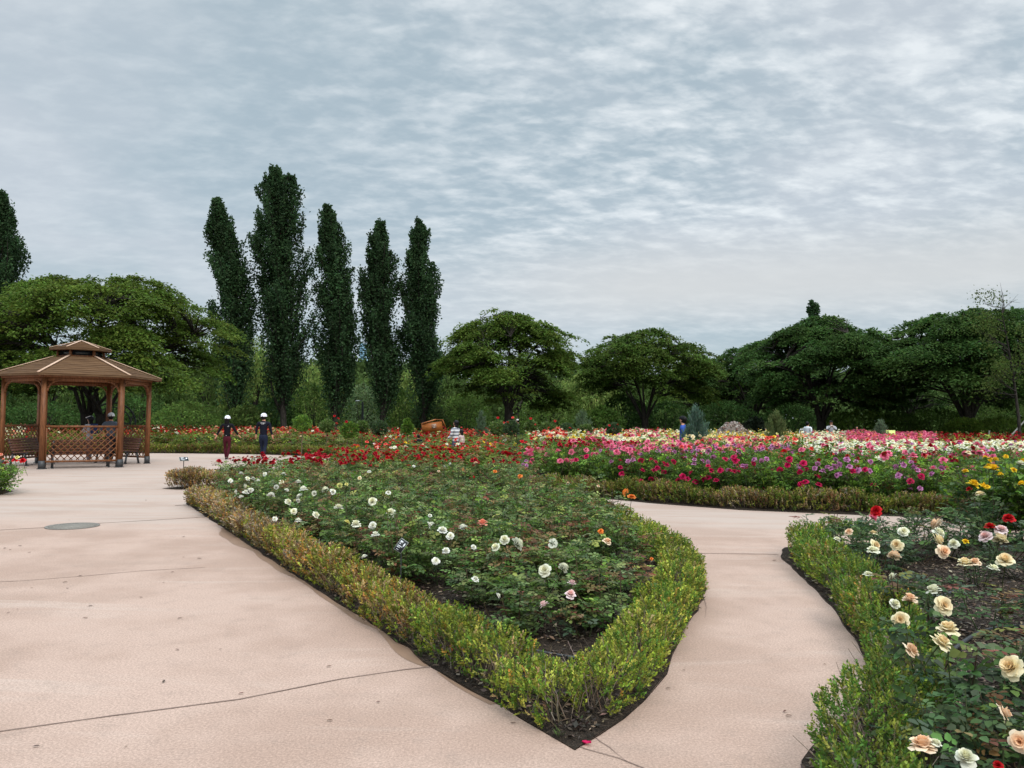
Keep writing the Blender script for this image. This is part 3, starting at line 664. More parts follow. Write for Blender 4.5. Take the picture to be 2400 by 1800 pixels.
def mound(name, x, y_top, d, wpx, label, seed, col, n=3000, ls=.16, cat='shrub', group=None, upright=.4, z0=0.0, sharp=.5, depth=1.0, stem=True):
    r = np.random.default_rng(seed); b = PD(x, 1000, d); H = PD(x, y_top, d)[2]; W = wpx / F * d
    root = empty(name, (b[0], d, 0), 0, label, cat, group); g = Geo()
    az_ = r.uniform(0, 2 * np.pi, n); t = r.random(n) ** .8; prof = np.sin(np.pi * np.clip(t * .9 + .12, 0, 1)) ** sharp if sharp else 1
    rho = (1 - .5 * r.random(n) ** 1.7) * prof; lp = 1 + .12 * np.sin(az_ * 3 + t * 9 + seed) + .08 * np.sin(az_ * 7 + seed)
    C = np.stack([np.cos(az_) * rho * lp * W / 2, np.sin(az_) * rho * lp * W / 2 * depth, z0 + t * (H - z0) * (1 + .05 * np.sin(az_ * 5))], 1) + r.normal(0, .05, (n, 3))
    C[:, 2] = np.maximum(C[:, 2], .03)
    D = unit(np.array([0, 0, upright]) + rv(n, r) + np.stack([np.cos(az_), np.sin(az_), 0 * az_], 1) * .5)
    k = r.uniform(.75, 1.3, 24)[(az_ / (2 * np.pi) * 6).astype(int) + 6 * np.clip((t * 4).astype(int), 0, 3)]
    add_leaves(g, C, D, rv(n, r), ls * r.uniform(.7, 1.3, n), ls * .55, tree_leaf_cols(n, col, r) * k[:, None], .08)
    g.build('foliage', M['tree'], root)
    if stem:
        gs = Geo()
        for i in range(6): a_ = i + r.random(); gs.tube([(0.05 * np.cos(a_), .05 * np.sin(a_), -.02), (np.cos(a_) * W * .12, np.sin(a_) * W * .12 * depth, H * .5), (np.cos(a_) * W * .18, np.sin(a_) * W * .18 * depth, H * .8)], [.04, .025, .01], 5, cap=False)
        gs.build('stem', M['bark'], root)
    return root
SH = (.11, .175, .038)
for i, (x, yt, d, wp, lab, c) in enumerate([
    (300, 930, 66, 200, 'dark shrub under the light tree right of the gazebo', GD), (440, 945, 62, 170, 'shrub left of the woman in a helmet, under the tree', SH), (575, 955, 58, 110, 'light shrub between the two walkers', (.08, .12, .03)),
    (735, 905, 66, 160, 'tall bushy shrub between the tallest and the middle poplar', SH), (850, 905, 72, 110, 'pale grey green rounded shrub behind the lamp post', (.19, .26, .12)), (940, 915, 66, 110, 'shrub between the two rightmost poplars', SH),
    (1005, 945, 64, 90, 'light shrub at the foot of the rightmost poplar', (.075, .11, .035)), (1090, 925, 66, 130, 'wide shrub left of the thick trunk of the domed tree', SH), (1290, 930, 68, 180, 'mid green shrub right of the thick trunk', SH),
    (1410, 958, 52, 110, 'bright green shrub beside the grey green cypress', (.06, .11, .02)), (1460, 930, 64, 130, 'dark shrub left of the open crowned tree', GD), (1560, 945, 66, 190, 'dark low shrub behind the open crowned tree', GD),
    (1700, 945, 64, 180, 'dark shrub in deep shade above the pointed mound', GD), (1770, 985, 50, 62, 'low black green bush right of the pointed mound', (.012, .018, .01)), (100, 945, 62, 220, 'dark shrub seen through the left of the gazebo', GD),
    (640, 940, 64, 120, 'dark shrub behind the man in a helmet', GD), (1850, 950, 64, 160, 'dark shrub behind the white chair', GD), (-60, 930, 60, 200, 'shrub beyond the left edge', GD)]):
    mound('background_shrub', x, yt, d, wp, lab, 80 + i, c, n=2600, ls=.24, group='shrubs at the foot of the trees')
for i, (x, yt, d, wp, lab, c) in enumerate([
    (2010, 966, 54, 150, 'bright green clipped shrub right of the person taking a picture', (.10, .17, .026)), (2105, 972, 54, 120, 'green shrub behind the yellow green board', (.085, .15, .028)), (2195, 962, 55, 160, 'rounded green shrub left of the thick forked trunk', (.09, .155, .028)),
    (2262, 984, 50, 90, 'low spiky light green shrub at the foot of the forked trunk', (.15, .24, .04)), (2345, 982, 50, 120, 'light green spiky shrub right of the forked trunk', (.14, .22, .04)), (2440, 982, 50, 120, 'light green shrub at the right edge', (.14, .22, .04)),
    (2380, 952, 58, 170, 'taller dull green shrub behind the slanting stake', (.08, .13, .03)), (2280, 948, 60, 150, 'dull green shrub behind the forked trunk', (.08, .13, .03))]):
    mound('garden_shrub', x, yt, d, wp, lab, 110 + i, c, n=3400, ls=.15, upright=1.0, sharp=.3, group='shrubs along the right edge of the garden')
# dense wood closing the view low down behind everything
def woods():
    r = np.random.default_rng(5); g = Geo(); n = 150000
    x = r.uniform(-90, 95, n); d = 98 + r.normal(0, 2.5, n); h = 8.2 + 1.0 * np.sin(x * .21) + .8 * np.sin(x * .53 + 1) + .6 * np.sin(x * 1.3)
    z = r.random(n) ** .9 * h
    cc = np.array((.085, .135, .04)) * (1 + .3 * np.sin(x * .9 + z)[:, None] * .6 + r.normal(0, .18, (n, 1)))
    add_leaves(g, np.stack([x, d, z], 1), rv(n, r) + [0, 0, -.5], rv(n, r), .68 * r.uniform(.6, 1.3, n), .44, np.clip(cc, .004, 1))
    tag(g.build('woods', M['tree']), 'dense dark wood closing the view behind the garden trees', 'woods', kind='stuff')
woods()

# slim conifers among the roses
def conifer(x, ytop, d, wpx, label, seed, col, n=4500, ls=.10, lean=0.0, z0=.12, sharp=1.0):
    r = np.random.default_rng(seed); b = PD(x, 1000, d); H = PD(x, ytop, d)[2]; W = wpx / F * d
    root = empty('conifer', (b[0], d, 0), 0, label, 'conifer', 'small conifers among the roses'); g = Geo(); gs = Geo()
    gs.tube([(0, 0, -.02), (lean * .3, 0, H * .5), (lean, 0, H * .93)], [.05, .035, .01], 6)
    nb = 70
    for i in range(nb):
        t = (i + r.random()) / nb; a_ = r.uniform(0, 2 * np.pi); rmax = W / 2 * np.interp(t, [0, .2, .45, .8, 1], [.75, 1, .95, .45, .06]) ** sharp * r.uniform(.8, 1.1)
        m = n // nb; s = r.random(m); ln = H * .2
        C = np.stack([lean * t + np.cos(a_) * rmax * s ** .7, np.sin(a_) * rmax * s ** .7, z0 + t * (H - z0 - ln * .9) + s * ln], 1) + r.normal(0, .035, (m, 3))
        D = unit(np.array([np.cos(a_) * .35, np.sin(a_) * .35, 1]) + r.normal(0, .25, (m, 3)))
        add_leaves(g, C, D, rv(m, r), ls * r.uniform(.7, 1.3, m), ls * .22, tree_leaf_cols(m, np.array(col) * r.uniform(.7, 1.3), r), .05)
    g.build('crown', M['tree'], root); gs.build('trunk', M['bark'], root)
conifer(1632, 958, 24, 72, 'blue green conifer beside the person in a blue jacket', 131, (.12, .19, .14), n=9000)
conifer(1812, 968, 29, 66, 'leaning olive conifer between the pointed mound and the white chair', 132, (.15, .185, .07), n=7000, lean=.12)
conifer(2065, 985, 40, 42, 'grey green conifer left of the yellow green board', 133, (.16, .21, .13), n=3500)
conifer(1128, 965, 38, 36, 'narrow grey green conifer right of the person in stripes', 134, (.12, .175, .10), n=3500)
conifer(1365, 962, 46, 62, 'feathery grey green cypress beside the bright green shrub', 135, (.14, .20, .11), n=4500)

# ------------------------------------------------------------------ roses
CO = {k: lin(*v) for k, v in dict(magenta=(205, 28, 92), mauve=(206, 138, 186), pink=(238, 125, 155), crimson=(178, 14, 38), red=(205, 26, 34), darkred=(128, 10, 20), brick=(176, 48, 34), coral=(235, 92, 80),
      salmon=(240, 168, 144), white=(236, 236, 218), cream=(243, 232, 196), yellow=(246, 212, 50), paleyellow=(238, 234, 150), peach=(247, 224, 196), orange=(245, 150, 70), blush=(240, 222, 222), snow=(240, 240, 232)).items()}
CENTRE = {'cream': lin(243, 215, 168), 'peach': lin(240, 194, 150), 'white': lin(236, 232, 196), 'salmon': lin(238, 150, 122), 'blush': lin(236, 190, 180), 'snow': lin(238, 236, 214)}
def bloom_geo(kind, r, lod):
    g = Geo(); base = np.array(CO[kind]); cen = np.array(CENTRE.get(kind, base * np.array([.8, .7, .75])))
    if lod == 0: rings = [(6, 55, 104, .50, .46, 0), (6, 42, 86, .46, .42, .03), (7, 24, 62, .42, .36, .05), (6, 6, 40, .37, .30, .07), (6, -8, 14, .30, .22, .09)]; nu, nv = 4, 3
    elif lod == 1: rings = [(5, 60, 115, .50, .50, 0), (5, 40, 85, .42, .44, .03), (5, 15, 50, .33, .34, .05), (4, -4, 18, .26, .26, .06)]; nu, nv = 2, 2
    else: rings = [(4, 55, 105, .50, .62, 0), (4, 15, 55, .36, .5, .04)]; nu, nv = 2, 1
    for ki, (n, p0, p1, ln, wd, zb) in enumerate(rings):
        for j in range(n):
            th = 2 * np.pi * (j + ki * .47) / n + r.normal(0, .14); a0, a1 = p0 + r.normal(0, 7), p1 + r.normal(0, 12); l_ = ln * r.uniform(.88, 1.1)
            u = np.linspace(0, 1, nu + 1); ph = np.radians(a0 + (a1 - a0) * u); du = l_ / nu
            rho = .02 + np.r_[0, np.cumsum(np.sin((ph[1:] + ph[:-1]) / 2) * du)]; z = zb + np.r_[0, np.cumsum(np.cos((ph[1:] + ph[:-1]) / 2) * du)]
            wv = wd * np.sin(np.pi * np.clip(.13 + .68 * u, 0, 1)) ** .75
            v = np.linspace(-1, 1, nv + 1)
            X = rho[:, None] - (v[None] ** 2) * .06 * (1 - u[:, None] * .5); Y = v[None] * wv[:, None] / 2; Z = z[:, None] + (v[None] ** 2) * .05 * (1 if ki else .3) - (u[:, None] ** 3) * np.abs(v[None]) * .04 + r.normal(0, .012, (nu + 1, nv + 1)) * u[:, None]
            pts = np.stack([X * np.cos(th) - Y * np.sin(th), X * np.sin(th) + Y * np.cos(th), Z], -1).reshape(-1, 3)
            i = np.arange(nu)[:, None] * (nv + 1); k = np.arange(nv)[None]
            q = np.stack([i + k, i + k + 1, i + nv + 2 + k, i + nv + 1 + k], -1).reshape(-1, 4)
            f = ki / max(1, len(rings) - 1); c = base * (1 - f) + cen * f; uu = np.repeat((np.arange(nu) + .5) / nu, nv)[:, None]
            cc = np.clip(c * (1 + (uu - .5) * .12) * (1 + r.normal(0, .05)), 0, .95)
            g.add(pts, q, cc, 0)
    if lod < 2:
        D = np.array([[np.cos(a), np.sin(a), .1] for a in np.arange(5) * 1.256]); add_leaves(g, np.zeros((5, 3)) + [0, 0, .0], D, np.tile([0, 0, 1.], (5, 1)), .34, .1, (.06, .10, .03), mat=1)
        g.tube([(0, 0, .06), (.03, .02, -.5), (-.05, 0, -1.2), (.0, .1, -2.6)], [.045, .03, .026, .026], 4, (.07, .09, .035), 1, cap=False)
    return g
bg_cache = {}; bm_cache = {}
def bgeo(kind, var, lod):
    k = (kind, var, lod)
    if k not in bg_cache: bg_cache[k] = bloom_geo(kind, np.random.default_rng(hash((len(kind), ord(kind[0]), var, lod)) % 9999), lod)
    return bg_cache[k]
def bmesh_(kind, var, lod):
    k = (kind, var, lod)
    if k not in bm_cache: bm_cache[k] = bgeo(kind, var, lod).mesh('bloom', [M['petal'], M['leaf']], smooth=True)
    return bm_cache[k]
GREEN_A = [(.095, .155, .036), (.13, .20, .045), (.065, .115, .034), (.21, .27, .09), (.14, .18, .08), (.085, .16, .028)]  # the palest greens put bright leaf sheen into the colour
GREEN_D = [(.13, .23, .030), (.09, .175, .026), (.17, .28, .04), (.06, .125, .024)]
GREEN_F = [(.065, .115, .042), (.05, .09, .038), (.09, .15, .05), (.08, .115, .065)]
REDS = [(.17, .095, .04), (.22, .15, .06), (.17, .14, .05), (.20, .075, .045)]
def bush_geo(r, h, rad, ncane, nleaf, ll, greens, redfrac, hi, low=.12, side=2, canes=True):
    gl = Geo(); gc = Geo(); C_, D_, U_, L_, K_ = [], [], [], [], []
    rows = []
    for c in range(ncane):
        a_ = 2 * np.pi * c / ncane + r.normal(0, .35); rr = rad * r.uniform(.25, 1.0); hh = h * r.uniform(.72, 1.06) * (1 - .18 * (rr / rad) ** 2)
        s = np.linspace(0, 1, 6)[:, None]; b0 = np.array([np.cos(a_) * .04, np.sin(a_) * .04, 0]); e = np.array([np.cos(a_) * rr, np.sin(a_) * rr, hh])
        mid = np.array([np.cos(a_) * rr * .75, np.sin(a_) * rr * .75, hh * .45]) + r.normal(0, .03, 3)
        cv = (1 - s) ** 2 * b0 + 2 * s * (1 - s) * mid + s * s * e; gc.tube(cv, np.linspace(.0065, .0025, 6), 5 if hi else 3, mixcol(1, [(.06, .075, .03), (.09, .06, .035)], [2, 1], r=r)[0], cap=False)
        red = r.random() < redfrac; rows.append((cv, 1.0, red))
        for _ in range(side):
            t = r.uniform(.35, .85); p = cv[int(t * 5)]; d = unit(np.array([r.normal(np.cos(a_) * .5, .8), r.normal(np.sin(a_) * .5, .8), r.uniform(.4, 1.3)])); e2 = p + d * h * r.uniform(.22, .42)
            e2[2] = min(e2[2], h * 1.04); rxy = np.hypot(e2[0], e2[1])
            if rxy > rad: e2[:2] *= rad / rxy
            c2 = np.array([p, (p + e2) / 2 + r.normal(0, .015, 3), e2]); gc.tube(c2, [.004, .003, .002], 3, (.06, .08, .03), cap=False); rows.append((c2, .55, red or r.random() < redfrac * .5))
    tw = sum(x[1] for x in rows)
    for cv, wgt, red in rows:
        n = max(1, int(nleaf * wgt / tw)); t = low + (1 - low) * r.random(n) ** .75; tt = t * (len(cv) - 1); i = np.clip(tt.astype(int), 0, len(cv) - 2); f = (tt - i)[:, None]
        p = cv[i] * (1 - f) + cv[i + 1] * f; az_ = r.uniform(0, 2 * np.pi, n)
        d = unit(np.stack([np.cos(az_), np.sin(az_), r.uniform(-.1, .7, n)], 1)); up = unit(np.array([0, 0, 1.]) + r.normal(0, .35, (n, 3)))
        S = unit(np.cross(d, up)); pl = ll * 1.9
        tip = (t > .82)[:, None]
        cg = mixcol(n, greens, [1] * len(greens), .24, r); cr = mixcol(n, REDS, [1] * 4, .2, r)
        cc = np.where(red & (t > .5)[:, None], cr, np.where(tip & (r.random((n, 1)) < .3), cg * [1.6, 1.5, 1.1], cg))
        # five leaflets to a leaf
        for (al, sd, sz) in ((1.0, 0, 1.1), (.72, .9, .95), (.72, -.9, .95), (.4, .9, .78), (.4, -.9, .78)):
            C = p + d * (pl * al)[..., None] if isinstance(al, np.ndarray) else p + d * pl * al + S * sd * ll * .12 - np.array([0, 0, 1]) * (al ** 2) * pl * .15
            DD = d * (1 if sd == 0 else .55) + S * sd + r.normal(0, .12, (n, 3)) - np.array([0, 0, .25])
            C_.append(C); D_.append(DD); U_.append(up); L_.append(ll * sz * r.uniform(.8, 1.15, n)); K_.append(cc * (1 + r.normal(0, .08, (n, 1))))
    C_ = np.concatenate(C_); keep = C_[:, 2] > .02
    Lc = np.concatenate(L_)[keep]
    add_leaves(gl, C_[keep], np.concatenate(D_)[keep], np.concatenate(U_)[keep], Lc, Lc * .68, np.clip(np.concatenate(K_)[keep], .004, .9), fold=.13, hi=hi)
    return gl, gc
pr_ = np.random.default_rng(77)
PROTO = {}
def mkproto(key, nvar, **k):
    PROTO[key] = []
    for i in range(nvar):
        gl, gc = bush_geo(pr_, **k); PROTO[key].append((gl, gc, gl.mesh('foliage', M['leaf']), gc.mesh('cane', M['cane'])))
mkproto('A0', 6, h=.6, rad=.40, ncane=9, nleaf=250, ll=.042, greens=GREEN_A, redfrac=.14, hi=True, low=.2)
mkproto('A1', 5, h=.6, rad=.42, ncane=9, nleaf=190, ll=.052, greens=GREEN_A, redfrac=.15, hi=False, low=.2)
mkproto('F0', 6, h=.6, rad=.34, ncane=6, nleaf=115, ll=.052, greens=GREEN_F, redfrac=.08, hi=True, low=.3)
mkproto('F1', 3, h=.6, rad=.22, ncane=4, nleaf=42, ll=.048, greens=GREEN_F + [(.10, .13, .04)], redfrac=.25, hi=True, low=.4, side=1)
mkproto('Y0', 3, h=.6, rad=.30, ncane=6, nleaf=190, ll=.05, greens=GREEN_D[:2] + GREEN_F[:1], redfrac=.05, hi=True, low=.12)
mkproto('D0', 5, h=.6, rad=.46, ncane=11, nleaf=230, ll=.060, greens=GREEN_D, redfrac=.06, hi=False, low=.1)
mkproto('B0', 4, h=.6, rad=.45, ncane=10, nleaf=160, ll=.062, greens=GREEN_A[:4] + GREEN_D[:1], redfrac=.22, hi=False, low=.1)
mkproto('S1', 4, h=.6, rad=.50, ncane=8, nleaf=62, ll=.10, greens=GREEN_D + GREEN_A[:2], redfrac=.15, hi=False, low=.1, side=1)
mkproto('S2', 4, h=.6, rad=.55, ncane=8, nleaf=60, ll=.105, greens=GREEN_D + GREEN_A[:2], redfrac=.15, hi=False, low=.1, side=1)

def put_bush(kind, x, y, h, rscale=1.0, rz=None, var=None):
    pl = PROTO[kind]; gl, gc, ml, mc = pl[random.randrange(len(pl)) if var is None else var % len(pl)]
    root = empty('rose_bush', (x, y, .01), random.uniform(0, 6.28) if rz is None else rz); root['category'] = 'rose bush'
    for nm, me in (('foliage', ml), ('cane', mc)):
        o = bpy.data.objects.new(nm, me); o.scale = (rscale, rscale, h / .6); link(o, root)
    root['_h'] = h; return root
def put_bloom(root, p, kind, diam, lod, tilt=None, spent=False):
    o = bpy.data.objects.new('bloom', bmesh_(kind, random.randrange(4 if lod == 0 else 3), lod))
    loc = np.array(p) - np.array(root.location); rz = root.rotation_euler.z
    c, s = math.cos(-rz), math.sin(-rz); o.location = (loc[0] * c - loc[1] * s, loc[0] * s + loc[1] * c, loc[2])
    tl = tilt if tilt is not None else random.gauss(.35, .25)
    ax_ = random.uniform(0, 6.28) if random.random() < .45 else random.gauss(-rz, .8)     # many tip towards the open path side
    o.rotation_euler = (Matrix.Rotation(ax_, 3, 'Z') @ Matrix.Rotation(tl, 3, 'X') @ Matrix.Rotation(random.uniform(0, 6.28), 3, 'Z')).to_euler()
    k = diam / .92; o.scale = (k, k, k * random.uniform(.95, 1.25)); link(o, root); return o

def hA(d): return float(np.interp(d, [5, 7, 10, 15], [.50, .57, .63, .72]))
def scatter(poly, sp, inset, rg, lo=0, hi=99, jit=.3):
    p = np.array(poly); x0, y0 = p.min(0); x1, y1 = p.max(0); out = []; row = 0; y = max(y0, lo)
    while y < min(y1, hi):
        x = x0 + (row % 2) * sp / 2
        while x < x1:
            q = (x + rg.uniform(-jit, jit) * sp, y + rg.uniform(-jit, jit) * sp)
            if inpoly(q, poly) and edge_dist(q, poly) > inset and q[1] > lo:
                u_, v_ = proj((q[0], q[1], .6))
                if -160 < u_ < 2560: out.append(q)
            x += sp
        y += sp * .87; row += 1
    return out
def isect(px, py, hfun, it=4):
    z = .55
    for _ in range(it): p = P(px, py, z); z = hfun(p[1])
    return P(px, py, z)

# bed A: the triangular bed
rA = np.random.default_rng(17)
A_spots = [q for q in scatter(A_poly, .58, .50, rA) if q[1] > 5.95 and (q[1] > 8.5 or edge_dist(q, A_poly) > .56)]
A_spots = [(.05, 5.62), (.52, 5.58), (.78, 5.95), (.30, 6.15)] + [q for q in A_spots if min(math.hypot(q[0] - a, q[1] - b) for a, b in [(.05, 5.62), (.52, 5.58), (.78, 5.95), (.3, 6.15)]) > .36]
A_bushes = []
for i, (x, y) in enumerate(A_spots):
    k = 'A0' if y < 9.5 else 'A1'; h = hA(y) * random.choice([random.uniform(.78, 1.0), random.uniform(1.0, 1.28)])
    if i == 1: k = 'F1'; h = .36
    A_bushes.append(put_bush(k, x, y, h, random.uniform(.95, 1.15)))
A_bl = [(565, 1110, 'snow', .09), (621, 1112, 'snow', .09), (664, 1112, 'snow', .1), (540, 1127, 'snow', .08), (572, 1139, 'white', .09), (580, 1122, 'white', .09), (593, 1122, 'snow', .08), (605, 1127, 'snow', .08), (659, 1131, 'white', .09), (699, 1131, 'snow', .1),
        (711, 1150, 'snow', .12), (647, 1142, 'snow', .08), (672, 1150, 'snow', .07), (556, 1152, 'snow', .09), (575, 1157, 'snow', .1), (590, 1150, 'snow', .08), (565, 1166, 'snow', .07), (584, 1148, 'snow', .06), (635, 1163, 'snow', .11), (737, 1156, 'white', .08),
        (763, 1150, 'white', .11), (779, 1154, 'snow', .1), (702, 1164, 'snow', .09), (698, 1174, 'snow', .06), (673, 1179, 'white', .11), (689, 1199, 'white', .08), (793, 1192, 'white', .12), (796, 1138, 'paleyellow', .09), (812, 1136, 'paleyellow', .06), (843, 1121, 'cream', .08),
        (865, 1106, 'snow', .08), (910, 1156, 'snow', .08), (874, 1177, 'white', .12), (917, 1204, 'white', .125), (739, 1208, 'white', .09), (644, 1217, 'snow', .06), (699, 1223, 'snow', .08), (812, 1225, 'paleyellow', .07), (835, 1233, 'white', .11), (873, 1232, 'snow', .08),
        (880, 1257, 'snow', .09), (855, 1306, 'snow', .05), (1008, 1210, 'snow', .05), (1004, 1231, 'snow', .07), (1012, 1229, 'snow', .06), (1037, 1246, 'snow', .10), (1055, 1257, 'snow', .08), (1085, 1240, 'snow', .10), (1131, 1231, 'salmon', .12), (1164, 1285, 'white', .09),
        (1183, 1268, 'white', .10), (1210, 1276, 'white', .125), (1295, 1273, 'white', .10), (1110, 1283, 'snow', .05), (1045, 1293, 'snow', .07), (1021, 1315, 'snow', .07), (1115, 1086, 'peach', .10), (1160, 1106, 'orange', .09), (1219, 1117, 'orange', .10),
        (1278, 1338, 'white', .11), (1319, 1334, 'white', .09), (1468, 1155, 'orange', .12), (1480, 1167, 'orange', .12), (1408, 1246, 'orange', .06), (1422, 1272, 'peach', .09), (970, 1093, 'snow', .07), (1041, 1094, 'snow', .07), (1055, 1087, 'snow', .06),
        (1339, 1370, 'blush', .07), (1336, 1397, 'blush', .08), (1277, 1421, 'blush', .07), (1113, 1360, 'snow', .06), (1166, 1397, 'snow', .04), (1527, 1310, 'orange', .03), (1110, 1118, 'red', .05), (1102, 1121, 'darkred', .05), (1028, 1105, 'peach', .06), (1085, 1100, 'orange', .06), (1331, 1133, 'peach', .06), (1402, 1140, 'peach', .05)]
A_carry = {}
for (px, py, kd, dm) in A_bl:
    p = isect(px, py, lambda d: hA(d) + .05)
    b = min(A_bushes, key=lambda o: (o.location.x - p[0]) ** 2 + (o.location.y - p[1]) ** 2 * .6)
    put_bloom(b, p, kd, dm * .84, 0 if p[1] < 11 else 1, tilt=random.gauss(.7, .45) if kd != 'peach' else .5); A_carry.setdefault(b.name, []).append(kd)
# a few dark buds and a tall bare shoot over the right hand hedge are kept with the bushes below

# bed F: right foreground, placed plant by plant (photo pixel of the base, height, kind)
F_list = [(2232, 1764, .68, 'F0', 1.0), (2120, 1505, .5, 'F1', 1.2), (2175, 1480, .48, 'F0', .75), (2040, 1370, .5, 'F0', 1.0), (1985, 1330, .5, 'F0', .8), (2090, 1345, .52, 'F0', 1.0), (2150, 1330, .52, 'F0', .9), (2030, 1310, .55, 'F0', .9), (2110, 1300, .55, 'F0', .9),
          (2215, 1320, .55, 'F0', 1.0), (2290, 1385, .35, 'F1', 1.0), (2324, 1507, .42, 'F1', 1.1), (2440, 1500, .5, 'F0', .9), (2350, 1330, .6, 'F0', 1.1), (2300, 1290, .7, 'F0', 1.1), (2400, 1370, .55, 'F0', 1.0), (2378, 1640, .40, 'F1', 1.2), (2420, 1690, .42, 'F0', .7),
          (2400, 1840, .42, 'F0', .8), (2330, 1890, .38, 'F1', .9), (2210, 1890, .48, 'F0', .8), (2160, 1282, .55, 'F0', .9), (2260, 1272, .6, 'F0', 1.0), (1935, 1300, .5, 'F1', 1.3), (2080, 1480, .3, 'F1', 1.0),
          (2290, 1262, 1.1, 'Y0', 1.5), (2340, 1275, 1.2, 'Y0', 1.6), (2400, 1280, 1.2, 'Y0', 1.6), (2460, 1285, 1.2, 'Y0', 1.6), (2370, 1240, 1.15, 'Y0', 1.6), (2440, 1240, 1.15, 'Y0', 1.6), (2320, 1225, 1.0, 'Y0', 1.4)]
F_bushes = []
for (px, py, h, kd, rs) in F_list:
    x, y = P(px, py)[:2]; F_bushes.append(put_bush(kd, x, y, h, rs * (1.0 if kd[0] != 'F' else 1.05)))
F_bl = [(527, 135, 'peach', 62, .55), (682, 145, 'cream', 62, .55), (875, 133, 'white', 75, .6), (1105, 85, 'peach', 90, .62), (1095, 142, 'white', 85, .6), (1083, 190, 'cream', 100, .58), (680, 220, 'cream', 88, .52), (683, 263, 'white', 92, .5), (838, 217, 'cream', 84, .55), (815, 295, 'peach', 90, .5),
        (1125, 260, 'peach', 95, .55), (445, 183, 'white', 50, .5), (1205, 210, 'white', 70, .52), (1280, 195, 'yellow', 42, .6), (1438, 105, 'red', 80, .7), (1560, 52, 'red', 78, .75), (1510, 125, 'blush', 85, .68), (1415, 168, 'blush', 90, .62), (1500, 190, 'cream', 100, .6), (1275, 350, 'cream', 100, .5),
        (1342, 338, 'peach', 80, .52), (1455, 375, 'white', 75, .52), (1535, 328, 'cream', 105, .55), (650, 412, 'white', 68, .42), (822, 425, 'white', 68, .42), (1080, 522, 'white', 100, .48), (812, 600, 'white', 75, .42), (918, 580, 'peach', 100, .48), (1130, 610, 'cream', 125, .5), (858, 705, 'cream', 115, .5),
        (1165, 780, 'cream', 140, .62), (1110, 865, 'cream', 135, .6), (910, 905, 'peach', 110, .55), (1595, 1020, 'cream', 155, .5), (1505, 1305, 'peach', 110, .4), (1005, 1540, 'peach', 160, .48), (1085, 1510, 'white', 70, .5), (1285, 1612, 'white', 130, .42), (1640, 1490, 'peach', 130, .42), (1490, 1645, 'red', 60, .3),
        (675, 40, 'pink', 62, .85), (705, 2, 'red', 88, .95)]
F_carry = {}
def nearest_F(p):
    return min(F_bushes, key=lambda o: (o.location.x - p[0]) ** 2 + (o.location.y - p[1]) ** 2)
for (zx, zy, kd, zp, z) in F_bl:
    p = P(1800 + zx / 2.765, 1200 + zy / 2.765, z); b = nearest_F(p); dm = zp / 2.765 / F * np.linalg.norm(p - [0, 0, 1.6])
    put_bloom(b, p, kd, dm * .81, 0, tilt=random.gauss(.6, .45)); F_carry.setdefault(b.name, []).append(kd)
for (zx, zy, kd, zp, z) in [(1953, 745, 'yellow', 78, 1.15), (1910, 720, 'yellow', 55, 1.15), (1913, 672, 'yellow', 38, 1.2), (2010, 787, 'yellow', 42, 1.1), (1770, 875, 'yellow', 82, 1.0), (1845, 890, 'yellow', 62, 1.0), (1893, 893, 'yellow', 42, 1.0), (1740, 915, 'red', 40, .95), (1830, 962, 'cream', 70, .95), (2195, 868, 'yellow', 55, 1.1), (2120, 747, 'yellow', 42, 1.15), (2178, 698, 'white', 62, 1.2)]:
    p = P(1800 + zx / 3.687, 900 + zy / 3.687, z); b = nearest_F(p); dm = zp / 3.687 / F * np.linalg.norm(p - [0, 0, 1.6])
    put_bloom(b, p, kd, dm, 0, tilt=random.gauss(.5, .25)); F_carry.setdefault(b.name, []).append(kd)

for o_ in F_bushes:
    if o_['_h'] > .9 and not F_carry.get(o_.name):
        for _ in range(2):
            put_bloom(o_, (o_.location.x + random.uniform(-.3, .3), o_.location.y + random.uniform(-.35, .1), o_['_h'] * random.uniform(.85, 1.05)), 'yellow', .085, 0); F_carry.setdefault(o_.name, []).append('yellow')
